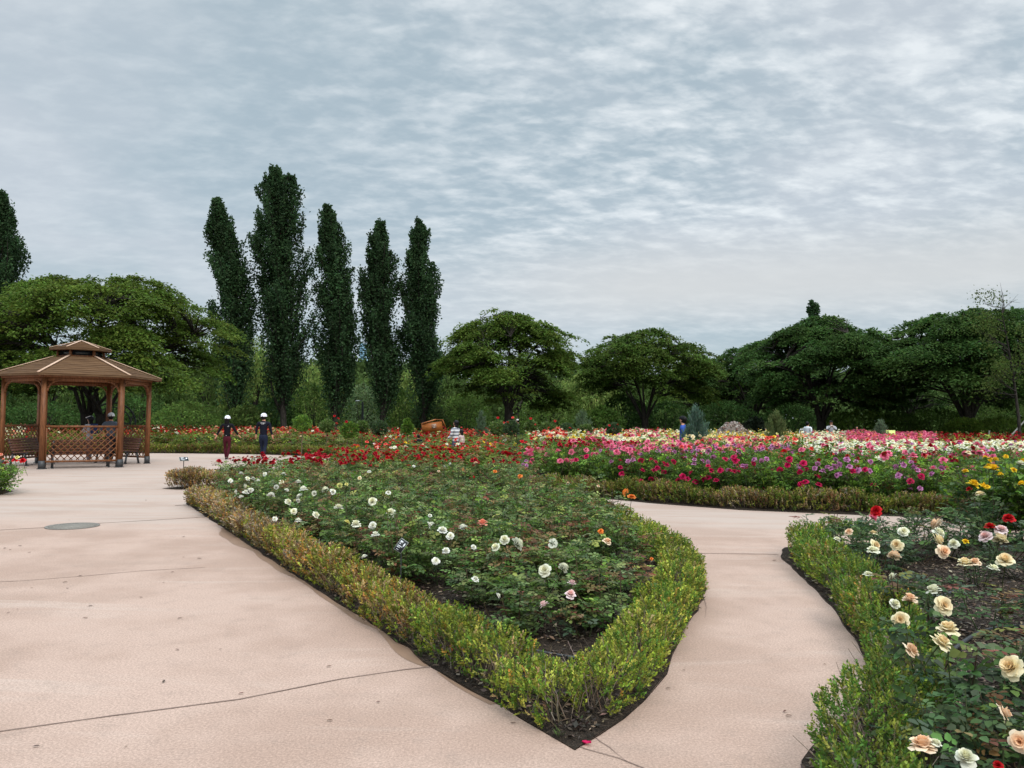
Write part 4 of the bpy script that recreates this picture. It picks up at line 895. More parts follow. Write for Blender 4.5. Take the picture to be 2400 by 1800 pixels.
# planting plan of the far beds: (x0, x1, y0, y1 in photo px at flower height, colours, blooms per bush)
Z = [(-300, 60, 1000, 1075, dict(white=3, paleyellow=3, cream=2, salmon=1), 12), (60, 420, 1000, 1090, dict(red=3, brick=6, salmon=.8, white=.7, coral=.6), 4),
     (420, 720, 1000, 1024, dict(salmon=2, cream=1.5, red=3, crimson=3, coral=2), 5), (420, 720, 1024, 1075, dict(brick=6, crimson=3), 4),
     (720, 1180, 1000, 1024, dict(red=3, crimson=5, coral=2, salmon=.6, white=1), 4), (820, 1250, 1024, 1052, dict(red=3, coral=2.4, brick=3, salmon=.5, yellow=.3, white=.5, blush=.7), 3.4),
     (1180, 1330, 1000, 1024, dict(coral=3, salmon=2, white=2, red=1), 12), (1250, 1370, 1008, 1030, dict(paleyellow=4, white=2, yellow=1, pink=.5), 13), (1240, 1420, 1026, 1052, dict(darkred=4, crimson=3, pink=1.2), 7),
     (1370, 1560, 1000, 1024, dict(pink=2, coral=1.5, yellow=1.2, cream=3, white=2, crimson=1), 13), (1400, 1560, 1024, 1034, dict(cream=4, white=4, paleyellow=2), 14), (1400, 1520, 1034, 1046, dict(crimson=4, darkred=2, pink=2), 10), (1520, 1620, 1020, 1046, dict(pink=3, paleyellow=3, cream=1), 9),
     (1560, 1880, 1000, 1024, dict(yellow=3, paleyellow=4, cream=2.5, white=1, salmon=1), 6), (1560, 1880, 1024, 1042, dict(salmon=4, cream=3.4, coral=2, paleyellow=1.5, white=.8, pink=1.5), 7), (1400, 1880, 1042, 1058, dict(pink=6, mauve=3.5, salmon=1, coral=.6, cream=.5, magenta=.8), 9),
     (1880, 1985, 1000, 1034, dict(white=4, cream=2, salmon=2, pink=1), 13), (1985, 2195, 1000, 1032, dict(pink=7, coral=1, salmon=2), 13), (2195, 2600, 1000, 1034, dict(darkred=5, crimson=2, brick=1), 6), (1850, 2600, 1032, 1062, dict(white=8, cream=2, pink=2, coral=.5, crimson=.8, mauve=.6), 9),
     (1850, 2600, 1062, 1080, dict(crimson=4, mauve=2, pink=1.5, coral=1, white=1.5, darkred=2), 8), (1220, 1500, 1040, 1092, dict(pink=7, mauve=1.5, magenta=1), 8), (1400, 1800, 1058, 1085, dict(mauve=5, pink=3, magenta=2.5), 7),
     (1800, 2250, 1080, 1180, dict(mauve=5, magenta=2.5, pink=.6), 5.6), (2250, 2600, 1080, 1180, dict(mauve=2, yellow=.6, crimson=1, pink=1), 4), (1300, 1800, 1085, 1180, dict(magenta=7, mauve=1.2), 5),
     (380, 900, 1060, 1150, dict(crimson=10, darkred=2), 11), (700, 1220, 1048, 1105, dict(crimson=4, darkred=2, brick=2, red=1), 5)]
def zone(px, py):
    for (x0, x1, y0, y1, pal, den) in Z:
        if x0 <= px < x1 and y0 <= py < y1: return pal, den
    return dict(red=1, salmon=1), 3
def pick(pal, rg):
    k = list(pal); w_ = np.array([pal[q] for q in k], float); return k[rg.choice(len(k), p=w_ / w_.sum())]
PEOPLE_XY = [(PD(1600, 1000, 25.2)[0], 25.2), (PD(1893, 1000, 42)[0], 42), (PD(1948, 1000, 43)[0], 43), (PD(1632, 1000, 24)[0], 24), (PD(1812, 1000, 29)[0], 29), (PD(2088, 1000, 41.5)[0], 41.5), (PD(2065, 1000, 40)[0], 40), (PD(1875, 1000, 46)[0], 46)]
rD = np.random.default_rng(23)
def hD(x, y): return 1.02 * (1 - .10 * math.exp(-((y - 13.5) / 1.2) ** 2)) + .06 * math.sin(x * 1.3) + rD.normal(0, .05)
def hB(y): return float(np.interp(y, [17, 19, 22, 26, 34, 50], [.52, .62, .78, .85, .92, .95]))
cand = []
for q in scatter(D_poly, .62, .62, rD, 0, 22): cand.append(('D', *q, hD(*q)))
for q in scatter(D_poly, .86, .3, rD, 22.1, 34): cand.append(('D', *q, hD(*q)))
for q in scatter(D_poly, 1.15, .3, rD, 34.2, 51): cand.append(('D', *q, .98 + rD.normal(0, .05)))
for q in scatter(B_poly, .62, .5, rD): cand.append(('B', *q, hB(q[1]) * rD.uniform(.9, 1.1)))
for q in scatter(C_poly, .95, .75, rD, 0, 42): cand.append(('C', *q, hB(q[1]) * rD.uniform(.9, 1.1)))
for q in scatter(C_poly, 1.25, .5, rD, 42.2, 51): cand.append(('C', *q, hB(q[1]) * rD.uniform(.9, 1.1)))
for q in [(-10.3, 15.6), (-10.7, 16.3), (-11.0, 15.2), (-10.6, 14.7), (-11.4, 16.0), (-11.2, 14.4), (-11.9, 15.4)]: cand.append(('G', *q, .72))
for q in [(.15, 17.9), (.1, 18.6), (.2, 19.3), (.15, 20), (.3, 20.7), (.25, 21.5), (.4, 22.3), (.35, 23.1), (.5, 24), (.45, 25), (.5, 26), (-.2, 18.9), (-.2, 20.4)]: cand.append(('B', *q, hB(q[1])))
FRONT = [PEOPLE_XY[i] for i in (0, 1, 2, 5, 7)]
cand = [c for c in cand if not any(0 < b - c[2] < 3.0 and abs(c[1] - a * c[2] / b) < .5 for a, b in FRONT)]
cand = [c for c in cand if all(math.hypot(c[1] - a, c[2] - b) > .55 for a, b in PEOPLE_XY)]
cand.sort(key=lambda c: math.hypot(c[1], c[2]))
n_ind = 300 - len(A_bushes) - len(F_bushes)
print('bushes A', len(A_bushes), 'F', len(F_bushes), 'cand', len(cand), 'individual', n_ind)
ind, rest = cand[:n_ind], cand[n_ind:]
carry = {}
def bloom_spots(bed, x, y, h, rad, mult=1.0):
    px, py = proj((x, y, h)); pal, den = zone(px, py); n = rD.poisson(den * mult); out = []
    for _ in range(n):
        a_ = rD.uniform(0, 6.28); rr = rad * (.35 + .7 * rD.random()); z = h * (rD.uniform(.9, 1.1) if rD.random() < .7 else rD.uniform(.6, .95))
        if bed in 'DG' and math.sin(a_) < -.4 and y < 15.5: z *= rD.uniform(.45, 1)
        p = (x + rr * math.cos(a_), y + rr * math.sin(a_), z); kd = pick(zone(*proj(p))[0], rD); out.append((p, kd))
    return out
SZ = dict(magenta=.12, mauve=.105, pink=.14, crimson=.105, white=.12, red=.12, coral=.12, yellow=.10, cream=.10, salmon=.10)
IND = []
for (bed, x, y, h) in ind:
    kd = {'D': 'D0', 'B': 'B0', 'C': 'B0', 'G': 'D0'}[bed]; b = put_bush(kd, x, y, h, random.uniform(.95, 1.15)); IND.append((bed, b))
    for p, c in bloom_spots(bed, x, y, h, .46, (.55 if y < 16.5 else 1.0) if bed == 'D' else .85): put_bloom(b, p, c, SZ.get(c, .08) * rD.uniform(.75, 1.15), 1, tilt=rD.normal(.5, .3)); carry.setdefault(b.name, []).append(c)

DL = {'magenta': [(1454, 1096), (1457, 1111), (1502, 1080), (1505, 1103), (1526, 1078), (1536, 1084), (1526, 1123), (1490, 1126), (1503, 1129), (1513, 1135), (1532, 1103), (1541, 1099), (1556, 1107), (1567, 1135), (1590, 1127), (1600, 1117), (1612, 1124), (1630, 1131), (1645, 1123), (1620, 1109), (1555, 1087), (1563, 1091), (1578, 1083), (1689, 1103), (1666, 1104), (1699, 1077), (1725, 1081), (1720, 1106), (1720, 1072), (1765, 1087), (1828, 1102), (1845, 1091), (1883, 1086), (1875, 1107), (1876, 1136), (1888, 1131), (1850, 1076), (1350, 1078), (1375, 1071), (1846, 1091), (1850, 1077), (1916, 1118), (1888, 1131), (1877, 1136), (1919, 1137), (1945, 1162), (1882, 1086), (1999, 1105), (2028, 1102), (2159, 1117), (2134, 1129), (2212, 1108)], 'pink': [(1308, 1058), (1339, 1059), (1313, 1081), (1328, 1080), (1343, 1082), (1390, 1065), (1436, 1048), (1452, 1042), (1518, 1036), (1467, 1057), (1446, 1060), (2220, 1099), (2277, 1099), (2211, 1079), (2140, 1070), (2043, 1051), (1974, 1051)], 'mauve': [(1433, 1083), (1471, 1081), (1484, 1078), (1624, 1059), (1646, 1081), (1658, 1084), (1627, 1088), (1672, 1072), (1768, 1078), (1741, 1092), (1748, 1093), (1785, 1081), (1796, 1076), (1706, 1102), (1917, 1087), (1910, 1098), (1928, 1105), (1962, 1114), (1940, 1096), (1956, 1094), (1967, 1088), (1948, 1099), (1991, 1095), (2012, 1103), (2037, 1104), (1984, 1078), (2039, 1083), (2101, 1095), (2117, 1090), (2106, 1115), (2185, 1112), (2143, 1096), (2150, 1102), (2206, 1097), (2239, 1097), (2257, 1104), (2296, 1101), (2241, 1133), (2278, 1125), (2261, 1117), (2261, 1128), (2157, 1145)], 'crimson': [(2073, 1064), (2117, 1075), (1938, 1046), (1929, 1056)]}
_ex = [(.15, 17.0), (.9, 16.5), (2.1, 15.7), (2.75, 15.05), (4.16, 14.04), (6.2, 13.4), (7.5, 13.1), (10, 12.9), (14, 13)]
for kd_, pts_ in DL.items():
    for (px, py) in pts_:
        X = (px - 1200) / F * 14.2; ye = float(np.interp(X, [q[0] for q in _ex], [q[1] for q in _ex])) + .38
        p = P(px, py, 1.06); p = p if p[1] > ye + .4 else PD(px, py, ye)
        bs = [b for bd, b in IND if bd == 'D']; b = min(bs, key=lambda o: (o.location.x - p[0]) ** 2 + (o.location.y - p[1]) ** 2)
        if math.hypot(b.location.x - p[0], b.location.y - p[1]) > 1.1: continue
        put_bloom(b, p, kd_, SZ.get(kd_, .1) * rD.uniform(.9, 1.15), 1, tilt=rD.normal(.75, .3)); carry.setdefault(b.name, []).append(kd_)

# the rest of the roses, too many to count, as one mass
g = Geo()
for (bed, x, y, h) in rest:
    far = y > 31; pl = PROTO['S2' if far else 'S1']; gl, gc, _, _ = pl[int(rD.integers(len(pl)))]
    a_ = rD.uniform(0, 6.28); rs = rD.uniform(1.0, 1.25) * (1.15 if far else 1); c, s = math.cos(a_) * rs, math.sin(a_) * rs
    Mx = np.array([[c, -s, 0, x], [s, c, 0, y], [0, 0, h / .6, .01]]); br = rD.uniform(.75, 1.25); tint = (br * rD.uniform(.9, 1.3), br, br)
    if bed in 'BC': tint = (tint[0] * .85, tint[1] * .72, tint[2] * .75)
    g.addgeo(gl, Mx, tint)
    for p, kd in bloom_spots(bed, x, y, h, .5 if far else .42, 1.2 if far else 1.05):
        bgm = bgeo(kd, 0, 2); k = SZ.get(kd, .08) * rD.uniform(.9, 1.35) * (.95 if far else 1.0); t_ = Matrix.Rotation(rD.uniform(0, 6.28), 3, 'Z') @ Matrix.Rotation(rD.normal(.45, .3), 3, 'X')
        Mb = np.zeros((3, 4)); Mb[:, :3] = np.array(t_) * k; Mb[:, 3] = p; g.addgeo(bgm, Mb, matoff=1)
tag(g.build('rose_shrubbery', [M['leaf'], M['petal'], M['leaf']]), 'massed flowering rose bushes filling the far beds up to the trees', 'rose bushes', kind='stuff')

# labels of the single bushes
NUM = ['no', 'one', 'two', 'three', 'four', 'five', 'six', 'seven', 'eight', 'nine', 'ten', 'eleven', 'twelve', 'many']
WORD = dict(snow='white', blush='pale pink', paleyellow='pale yellow', darkred='dark red', brick='brick red', salmon='salmon')
ORD = ['nearest', 'second nearest', 'third nearest', 'fourth nearest', 'fifth nearest', 'sixth nearest', 'seventh nearest', 'eighth nearest', 'ninth nearest', 'tenth nearest', 'eleventh nearest', 'twelfth nearest', 'thirteenth nearest', 'fourteenth nearest']
def fit(s):
    for a, b in ((' in the ', ' in '), ('rose bush with', 'bush with'), (' in triangular bed', ' triangular bed'), (' behind the ', ' behind '), ('in right foreground bed', 'foreground bed'), (', on far rim of the plaza', ', plaza rim')):
        if len(s.split()) <= 16: break
        s = s.replace(a, b)
    while len(s.split()) > 16 and ' and ' in s:
        i = s.rindex(' and '); j = s.find(' rose', i); s = s[:i] + (s[j:] if j > 0 else '')
    return s
def desc(l):
    cnt = {}
    for k in l: k = WORD.get(k, k); cnt[k] = cnt.get(k, 0) + 1
    it = sorted(cnt.items(), key=lambda kv: -kv[1])[:2]
    s = ' and '.join(f'{NUM[min(v, 13)]} {k}' for k, v in it); return s + (' rose' if sum(v for _, v in it) == 1 else ' roses')
def assign(items, where, tipw, group, plain):
    """items: (object, colours); duplicates are told apart by their order from the hedge tip"""
    seen = {}
    for o, l in items:
        if not l: o['label'] = plain; o['group'] = group + ', out of flower'; continue
        seen.setdefault(desc(l), []).append(o)
    for d_, os_ in seen.items():
        os_.sort(key=lambda o: o.location.length)
        for i, o in enumerate(os_):
            o['group'] = group
            o['label'] = f'rose bush with {d_}, {where}' if len(os_) == 1 else f'{ORD[min(i, 13)]} rose bush with {d_}, {where}'
            o['label'] = fit(o['label'])
plain_A = [o for o in A_bushes if not A_carry.get(o.name)]
def near_path(o, path): p = densify(path, .1, 0, closed=False); return float(np.min(np.hypot(p[:, 0] - o.location.x, p[:, 1] - o.location.y)))
ORDN = ['first', 'second', 'third', 'fourth', 'fifth', 'sixth', 'seventh', 'eighth', 'ninth', 'tenth', 'eleventh', 'twelfth', 'thirteenth', 'fourteenth', 'fifteenth', 'sixteenth', 'seventeenth', 'eighteenth', 'nineteenth', 'twentieth']
assign([(o, A_carry.get(o.name)) for o in A_bushes], 'in the triangular bed', '', 'rose bushes in the triangular bed', 'flowerless dull green rose bush in the middle of the triangular bed, away from its hedges')
for path, nm in ((Aleft, 'left'), (Aright, 'right')):
    row = sorted([o for o in plain_A if near_path(o, path) < .72], key=lambda o: o.location.y)
    for i, o in enumerate(row[:20]): o['label'] = f'{ORDN[i]} flowerless rose bush from the front along the {nm} hedge of the triangular bed'; o['group'] = 'rose bushes in the triangular bed'
assign([(o, F_carry.get(o.name)) for o in F_bushes], 'in the right foreground bed', '', 'rose bushes in the right foreground bed', 'dark green rose bush without flowers in the right foreground bed')
for bd, where, grp, plain in (('D', 'behind the patchy brown hedge', 'rose bushes behind the patchy hedge', 'bright green rose bush without flowers behind the patchy brown hedge'),
                              ('B', 'in the crimson bed', 'crimson rose bushes beside the plaza', 'rose bush without flowers in the crimson bed beside the plaza'), ('G', 'in the small bed at the left edge', 'rose bushes at the left edge', 'leafy green rose bush in the small bed at the left edge'), ('C', 'on the far rim of the plaza', 'rose bushes on the far rim of the plaza', 'rose bush without flowers on the far rim of the plaza')):
    assign([(o, carry.get(o.name)) for b_, o in IND if b_ == bd], where, '', grp, plain)
def relate(plain, flowering, bed):
    used = set()
    for o in sorted(plain, key=lambda o: o.location.length):
        for f in sorted(flowering, key=lambda f: (f.location - o.location).length)[:8]:
            d = o.location - f.location
            if d.length > 2.6: continue
            rel = ('right of' if d.x > 0 else 'left of') if abs(d.x) > abs(d.y) else ('behind' if d.y > 0 else 'in front of')
            if (f.name, rel) in used: continue
            used.add((f.name, rel)); nm = f['label'].rsplit(',', 1)[0]
            o['label'] = fit(f'flowerless bush just {rel} the {nm}, in the {bed}'); o['group'] = f['group']; break
inner = [o for o in plain_A if 'away from its hedges' in o['label']]
relate(inner, [o for o in A_bushes if A_carry.get(o.name)], 'triangular bed')
relate([o for o in F_bushes if not F_carry.get(o.name)], [o for o in F_bushes if F_carry.get(o.name)], 'right foreground bed')
for grp, bed in ((A_bushes, 'in the middle of the triangular bed'), (F_bushes, 'in the right foreground bed'), ([o for b_, o in IND if b_ == 'D'], 'behind the patchy brown hedge'), ([o for b_, o in IND if b_ == 'B'], 'in the crimson bed'), ([o for b_, o in IND if b_ == 'C'], 'on the far rim of the plaza'), ([o for b_, o in IND if b_ == 'G'], 'in the small bed at the left edge')):
    ps = sorted([o for o in grp if str(o.get('group', '')).endswith('out of flower')], key=lambda o: o.location.length)
    for i, o in enumerate(ps[:14]): o['label'] = f'{ORD[i]} of the flowerless rose bushes {bed}' if len(ps) > 1 else f'the one flowerless rose bush {bed}'
_l = {}
for o in A_bushes + F_bushes + [o for _, o in IND]: _l.setdefault(o['label'], []).append(o)
print('shared labels', {k: len(v) for k, v in _l.items() if len(v) > 1}, 'long', [k for k in _l if len(k.split()) > 16])
for o in A_bushes + F_bushes + [o for _, o in IND]:
    del o['_h']

# standard (lollipop) roses rising above the beds
def standard(x, yc, d, rpx, label, seed, blooms=(), col='A', lean=0.0, cone=False):
    r = np.random.default_rng(seed); p = PD(x, yc, d); R_ = rpx / F * d; root = empty('standard_rose', (p[0] - lean, d, .01), 0, label, 'standard rose', 'standard roses on bare stems')
    gs = Geo(); gs.tube([(0, 0, 0), (lean * .45 + .01, .01, p[2] * .5), (lean, 0, p[2])], [.022, .018, .014], 6, (.13, .10, .07)); gs.build('stem', M['cane'], root)
    g = Geo(); n = 1500; v = rv(n, r); rho = 1 - .55 * r.random(n) ** 1.5; lp = 1 + .16 * np.sin(v[:, 0] * 6 + seed) * np.cos(v[:, 2] * 5)
    S = np.array([1, 1, .85]); C = v * (rho * lp)[:, None] * R_ * S
    if cone: C[:, :2] *= (1.15 - (C[:, 2:3] / R_ + 1) * .42); C[:, 2] *= 1.3
    C[:, 2] -= .12 * R_ * (np.hypot(C[:, 0], C[:, 1]) / R_) ** 2
    cols = mixcol(n, GREEN_D if col == 'D' else GREEN_F if col == 'F' else GREEN_A, [1] * (4 if col in 'DF' else 6), .2, r)
    add_leaves(g, C + [lean, 0, p[2]], unit(v + r.normal(0, .5, (n, 3)) + [0, 0, .2]), rv(n, r) + [0, 0, 1], .075, .05, cols); g.build('crown', M['leaf'], root)
    for i, (bx, by, kd) in enumerate(blooms):
        q = PD(bx, by, d - R_ * .6) - np.array([p[0] - lean, d, .01]); o = bpy.data.objects.new('bloom', bmesh_(kd, i % 3, 1)); o.location = q; o.scale = (.13,) * 3; o.rotation_euler = (.5, .2 * i, i); link(o, root)
sl = [(708, 992, 31, 22, 'leftmost standard rose, wide light green crown, just right of the man in a helmet', (), 'D', 0), (766, 998, 33, 17, 'second standard rose from the left, dark crown', ((784, 975, 'red'), (793, 981, 'red'), (789, 993, 'coral')), 'A', 0),
      (819, 1008, 29, 21, 'standard rose on a slanting stem with light green crown', ((812, 989, 'crimson'),), 'D', .18), (848, 1000, 33, 15, 'narrow crowned standard rose between the slanting one and the round dark one', (), 'A', 0), (891, 1003, 32, 19, 'round dark leaved standard rose below the fourth poplar', (), 'F', 0),
      (955, 1000, 30, 17, 'pointed yellow green standard rose left of the wooden box', (), 'D', 0), (1168, 1003, 31, 20, 'standard rose with red blooms left of the thick tree trunk', ((1167, 979, 'red'), (1181, 991, 'coral')), 'A', 0), (1198, 1003, 30, 19, 'standard rose with red blooms below the thick tree trunk', ((1202, 979, 'coral'), (1190, 990, 'red')), 'F', 0),
      (1244, 998, 31, 14, 'small standard rose right of the trunk with several red blooms', ((1244, 981, 'red'), (1254, 995, 'coral'), (1248, 1005, 'red')), 'A', 0), (1282, 1004, 33, 17, 'standard rose without blooms between the red one and the dark ball shaped one', ((1301, 987, 'red'),), 'A', 0), (1328, 1006, 33, 15, 'dark ball shaped standard rose above the pale yellow roses', (), 'F', 0),
      (1374, 1008, 34, 15, 'dull green standard rose in front of the feathery cypress', (), 'A', 0), (1438, 1006, 33, 17, 'dark round standard rose with red blooms left of the open crowned tree', ((1428, 997, 'red'), (1438, 1014, 'crimson'), (1447, 996, 'crimson')), 'F', 0)]
for i, (x, y, d, rp, lab, bl, c, ln) in enumerate(sl): standard(x, y, d, rp, lab, 400 + i, bl, c, ln, cone=(x == 955))

# ------------------------------------------------------------------ gazebo
def rz3(a): return np.array(Matrix.Rotation(a, 3, 'Z'))
GC = np.array([-14.2, 25.25]); GR = 2.08; G0 = R(-87)
gz = empty('gazebo', (*GC, 0), 0, 'open hexagonal timber gazebo with a two tier shingled roof on the plaza', 'gazebo')
corner = [np.array([math.cos(G0 + i * math.pi / 3), math.sin(G0 + i * math.pi / 3)]) for i in range(6)]
ZE = 2.80
for i, c in enumerate(corner):
    a = G0 + i * math.pi / 3; g = Geo(); Rz = rz3(a); g.box((*(c * GR), .12 + (ZE - .12) / 2), (.135, .135, ZE - .12), Rz); po = g.build('post', M['wood'], gz)
    g = Geo(); g.box((*(c * GR), .125), (.155, .155, .25), Rz); g.box((*(c * GR), .012), (.2, .2, .02), Rz); g.build('base_plate', M['iron'], po)
for i in range(6):
    a, b = corner[i] * GR, corner[(i + 1) % 6] * GR; d = unit(b - a); g = Geo()
    g.bar((*(a), ZE - .07), (*(b), ZE - .07), .06, .15); g.bar((*(a * 1.035), ZE + .03), (*(b * 1.035), ZE + .03), .05, .12); g.build('beam', M['wood'], gz)
    for p, s in ((a, 1), (b, -1)):
        g = Geo(); t = np.linspace(0, 1, 7); off = .07 + .34 * (t ** 1.6); z = ZE - .46 + .34 * (1 - (1 - t) ** 2.0)
        pts = [np.array([*(p + d * s * o), zz_]) for o, zz_ in zip(off, z)]
        for k in range(6): g.bar(pts[k], pts[k + 1], .05, .07, up=(-d[1], d[0], 0))
        g.build('brace', M['wood'], gz)
def hexroof(r0, z0, r1, z1, th):
    g = Geo(); 
    for i in range(6):
        a, b = corner[i], corner[(i + 1) % 6]; n = 10
        for k in range(n):                        # overlapping shingle courses
            t0, t1 = k / n, (k + 1) / n; ra, rb = r0 + (r1 - r0) * t0, r0 + (r1 - r0) * t1; za, zb = z0 + (z1 - z0) * t0, z0 + (z1 - z0) * t1
            lift = .018
            V = [(*(a * ra), za + lift), (*(b * ra), za + lift), (*(b * rb), zb), (*(a * rb), zb), (*(a * ra), za - .002), (*(b * ra), za - .002)]
            g.add(V, [(0, 1, 2, 3), (4, 5, 1, 0)])
        g.add([(*(a * r0), z0 - .003), (*(b * r0), z0 - .003), (*(b * r1), z1 - th), (*(a * r1), z1 - th)], [(3, 2, 1, 0)])
        g.add([(*(a * r0), z0 - .06), (*(b * r0), z0 - .06), (*(b * r0), z0 - .004), (*(a * r0), z0 - .004)], [(0, 1, 2, 3)])
    return g
rf = hexroof(2.47, 2.87, .70, 3.52, .05).build('roof', M['roof'], gz)
for i in range(6):
    c = corner[i]; g = Geo(); g.bar((*(c * 2.47), 2.905), (*(c * .72), 3.55), .07, .025); g.build('ridge_trim', M['trim'], rf)
    g = Geo(); g.bar((*(c * 2.38), 2.83), (*(c * .6), 3.46), .06, .09); g.build('rafter', M['wood'], rf)
g = Geo()
for i in range(6):
    a, b = corner[i] * .66, corner[(i + 1) % 6] * .66
    g.box((*(a), 3.63), (.07, .07, .30), rz3(G0 + i * math.pi / 3)); g.bar((*a, 3.53), (*b, 3.53), .05, .06); g.bar((*a, 3.755), (*b, 3.755), .05, .05)
cu = g.build('cupola', M['wood'], gz)
g = Geo()
for i in range(6):
    a, b = corner[i] * .61, corner[(i + 1) % 6] * .61; g.bar((*a, 3.64), (*b, 3.64), .015, .18)
g.build('louvre', M['glass'], cu)
r2 = hexroof(.90, 3.78, .02, 4.06, .03).build('upper_roof', M['roof'], gz)
for i in range(6):
    c = corner[i]; g = Geo(); g.bar((*(c * .90), 3.815), (*(c * .02), 4.085), .05, .02); g.build('ridge_trim', M['trim'], r2)
for i in (0, 2, 4):          # lattice on three sides
    a, b = corner[i] * GR, corner[(i + 1) % 6] * GR; d = unit(b - a); a, b = a + d * .07, b - d * .07; Ln = np.linalg.norm(b - a); nrm = np.array([d[1], -d[0]])
    z0, z1 = .22, 1.28; g = Geo()
    g.bar((*a, z1), (*b, z1), .07, .06); g.bar((*a, z0), (*b, z0), .06, .06)
    for q, s in ((a, 1), (b, -1)): g.bar((*(q + d * s * .02), z0 + .03), (*(q + d * s * .02), z1 - .03), .04, .05, up=(*nrm, 0))
    H_ = z1 - z0 - .08; zb = z0 + .04; sp = .18
    for sg, off in ((1, .009), (-1, -.009)):
        k = -H_
        while k < Ln + H_:
            # slat from bottom s=k rising to s=k+H_*sg
            s0, s1 = (k, k + H_) if sg > 0 else (k + H_, k); t0, t1 = 0.0, 1.0
            pts = []
            for t in np.linspace(0, 1, 41):
                s = s0 + (s1 - s0) * t
                if .03 <= s <= Ln - .03: pts.append(t)
            if len(pts) > 2:
                t0, t1 = pts[0], pts[-1]; f = lambda t: np.array([*(a + d * (s0 + (s1 - s0) * t) + nrm * off), zb + H_ * t]); g.bar(f(t0), f(t1), .026, .014, up=(*nrm, 0))
            k += sp
    lp = g.build('lattice_panel', M['wood'], gz)
# bar(): 'up' fixes the thin direction of each lath

def bench(loc, rz, label):
    root = empty('park_bench', (*loc, 0), rz, label, 'bench', 'slatted benches inside the gazebo'); L2 = .82     # faces local -Y
    for s in (-1, 1):
        g = Geo(); x = s * (L2 - .06)
        for pts in ([(x, -.26, 0), (x, -.22, .25), (x, -.17, .40), (x, .02, .42), (x, .17, .39), (x, .25, .02)], [(x, .17, .39), (x, .25, .62), (x, .33, .84)], [(x, -.17, .40), (x, -.28, .41)]):
            for p, q in zip(pts[:-1], pts[1:]): g.bar(p, q, .045, .05, up=(1, 0, 0))
        g.box((x, -.27, .012), (.07, .1, .02)); g.box((x, .25, .012), (.07, .1, .02)); g.build('end_frame', M['iron'], root)
    g = Geo()
    for k in range(5): g.box((0, -.22 + k * .088, .445 - .006 * k), (2 * L2, .07, .028))
    g.build('seat', M['slatwood'], root)
    g = Geo(); Rx = np.array(Matrix.Rotation(R(-18), 3, 'X'))
    for k in range(5): g.box((0, .19 + k * .032, .50 + k * .082), (2 * L2, .028, .066), Rx)
    g.build('backrest', M['slatwood'], root)
for i, lab in ((0, 'slatted bench behind the front lattice of the gazebo, facing inwards'), (2, 'slatted bench on the right side of the gazebo'), (4, 'slatted bench on the left side of the gazebo')):
    m = (corner[i] + corner[(i + 1) % 6]) / 2; bench(GC + m * (GR - .42), math.atan2(m[1], m[0]) - math.pi / 2, lab)

# ------------------------------------------------------------------ people
def skin_mesh(name, chains, mats, extra=None, sub=1):
    """one continuous skinned surface grown over joined chains: {node: (x,y,z,r)}, edges"""
    nodes, edges = chains; names = list(nodes); idx = {n: i for i, n in enumerate(names)}
    me = bpy.data.meshes.new(name); me.from_pydata([nodes[n][:3] for n in names], [(idx[a], idx[b]) for a, b in edges], [])
    ob = bpy.data.objects.new(name, me); COL.objects.link(ob)
    sk = ob.modifiers.new('skin', 'SKIN'); sk.use_smooth_shade = True
    for n in names:
        v = me.skin_vertices[0].data[idx[n]]; r_ = nodes[n][3]; v.radius = (r_, nodes[n][4] if len(nodes[n]) > 4 else r_)
    me.skin_vertices[0].data[0].use_root = True
    if sub: s_ = ob.modifiers.new('sub', 'SUBSURF'); s_.levels = sub; s_.render_levels = sub
    dg = bpy.context.evaluated_depsgraph_get(); em = bpy.data.meshes.new_from_object(ob.evaluated_get(dg)); bpy.data.objects.remove(ob)
    em.name = name; em.materials.clear(); em.materials.append(mats); em.polygons.foreach_set('use_smooth', np.ones(len(em.polygons), bool)); return em
PM = {}
def cm(c, rough=.8):
    k = (c, rough)
    if k not in PM: PM[k] = simple('cloth', lin(*c), rough, .2, var=.12, scale=14, bmp=.1)
    return PM[k]
SKIN = simple('skin', lin(205, 150, 122), .55, .35, var=.05)
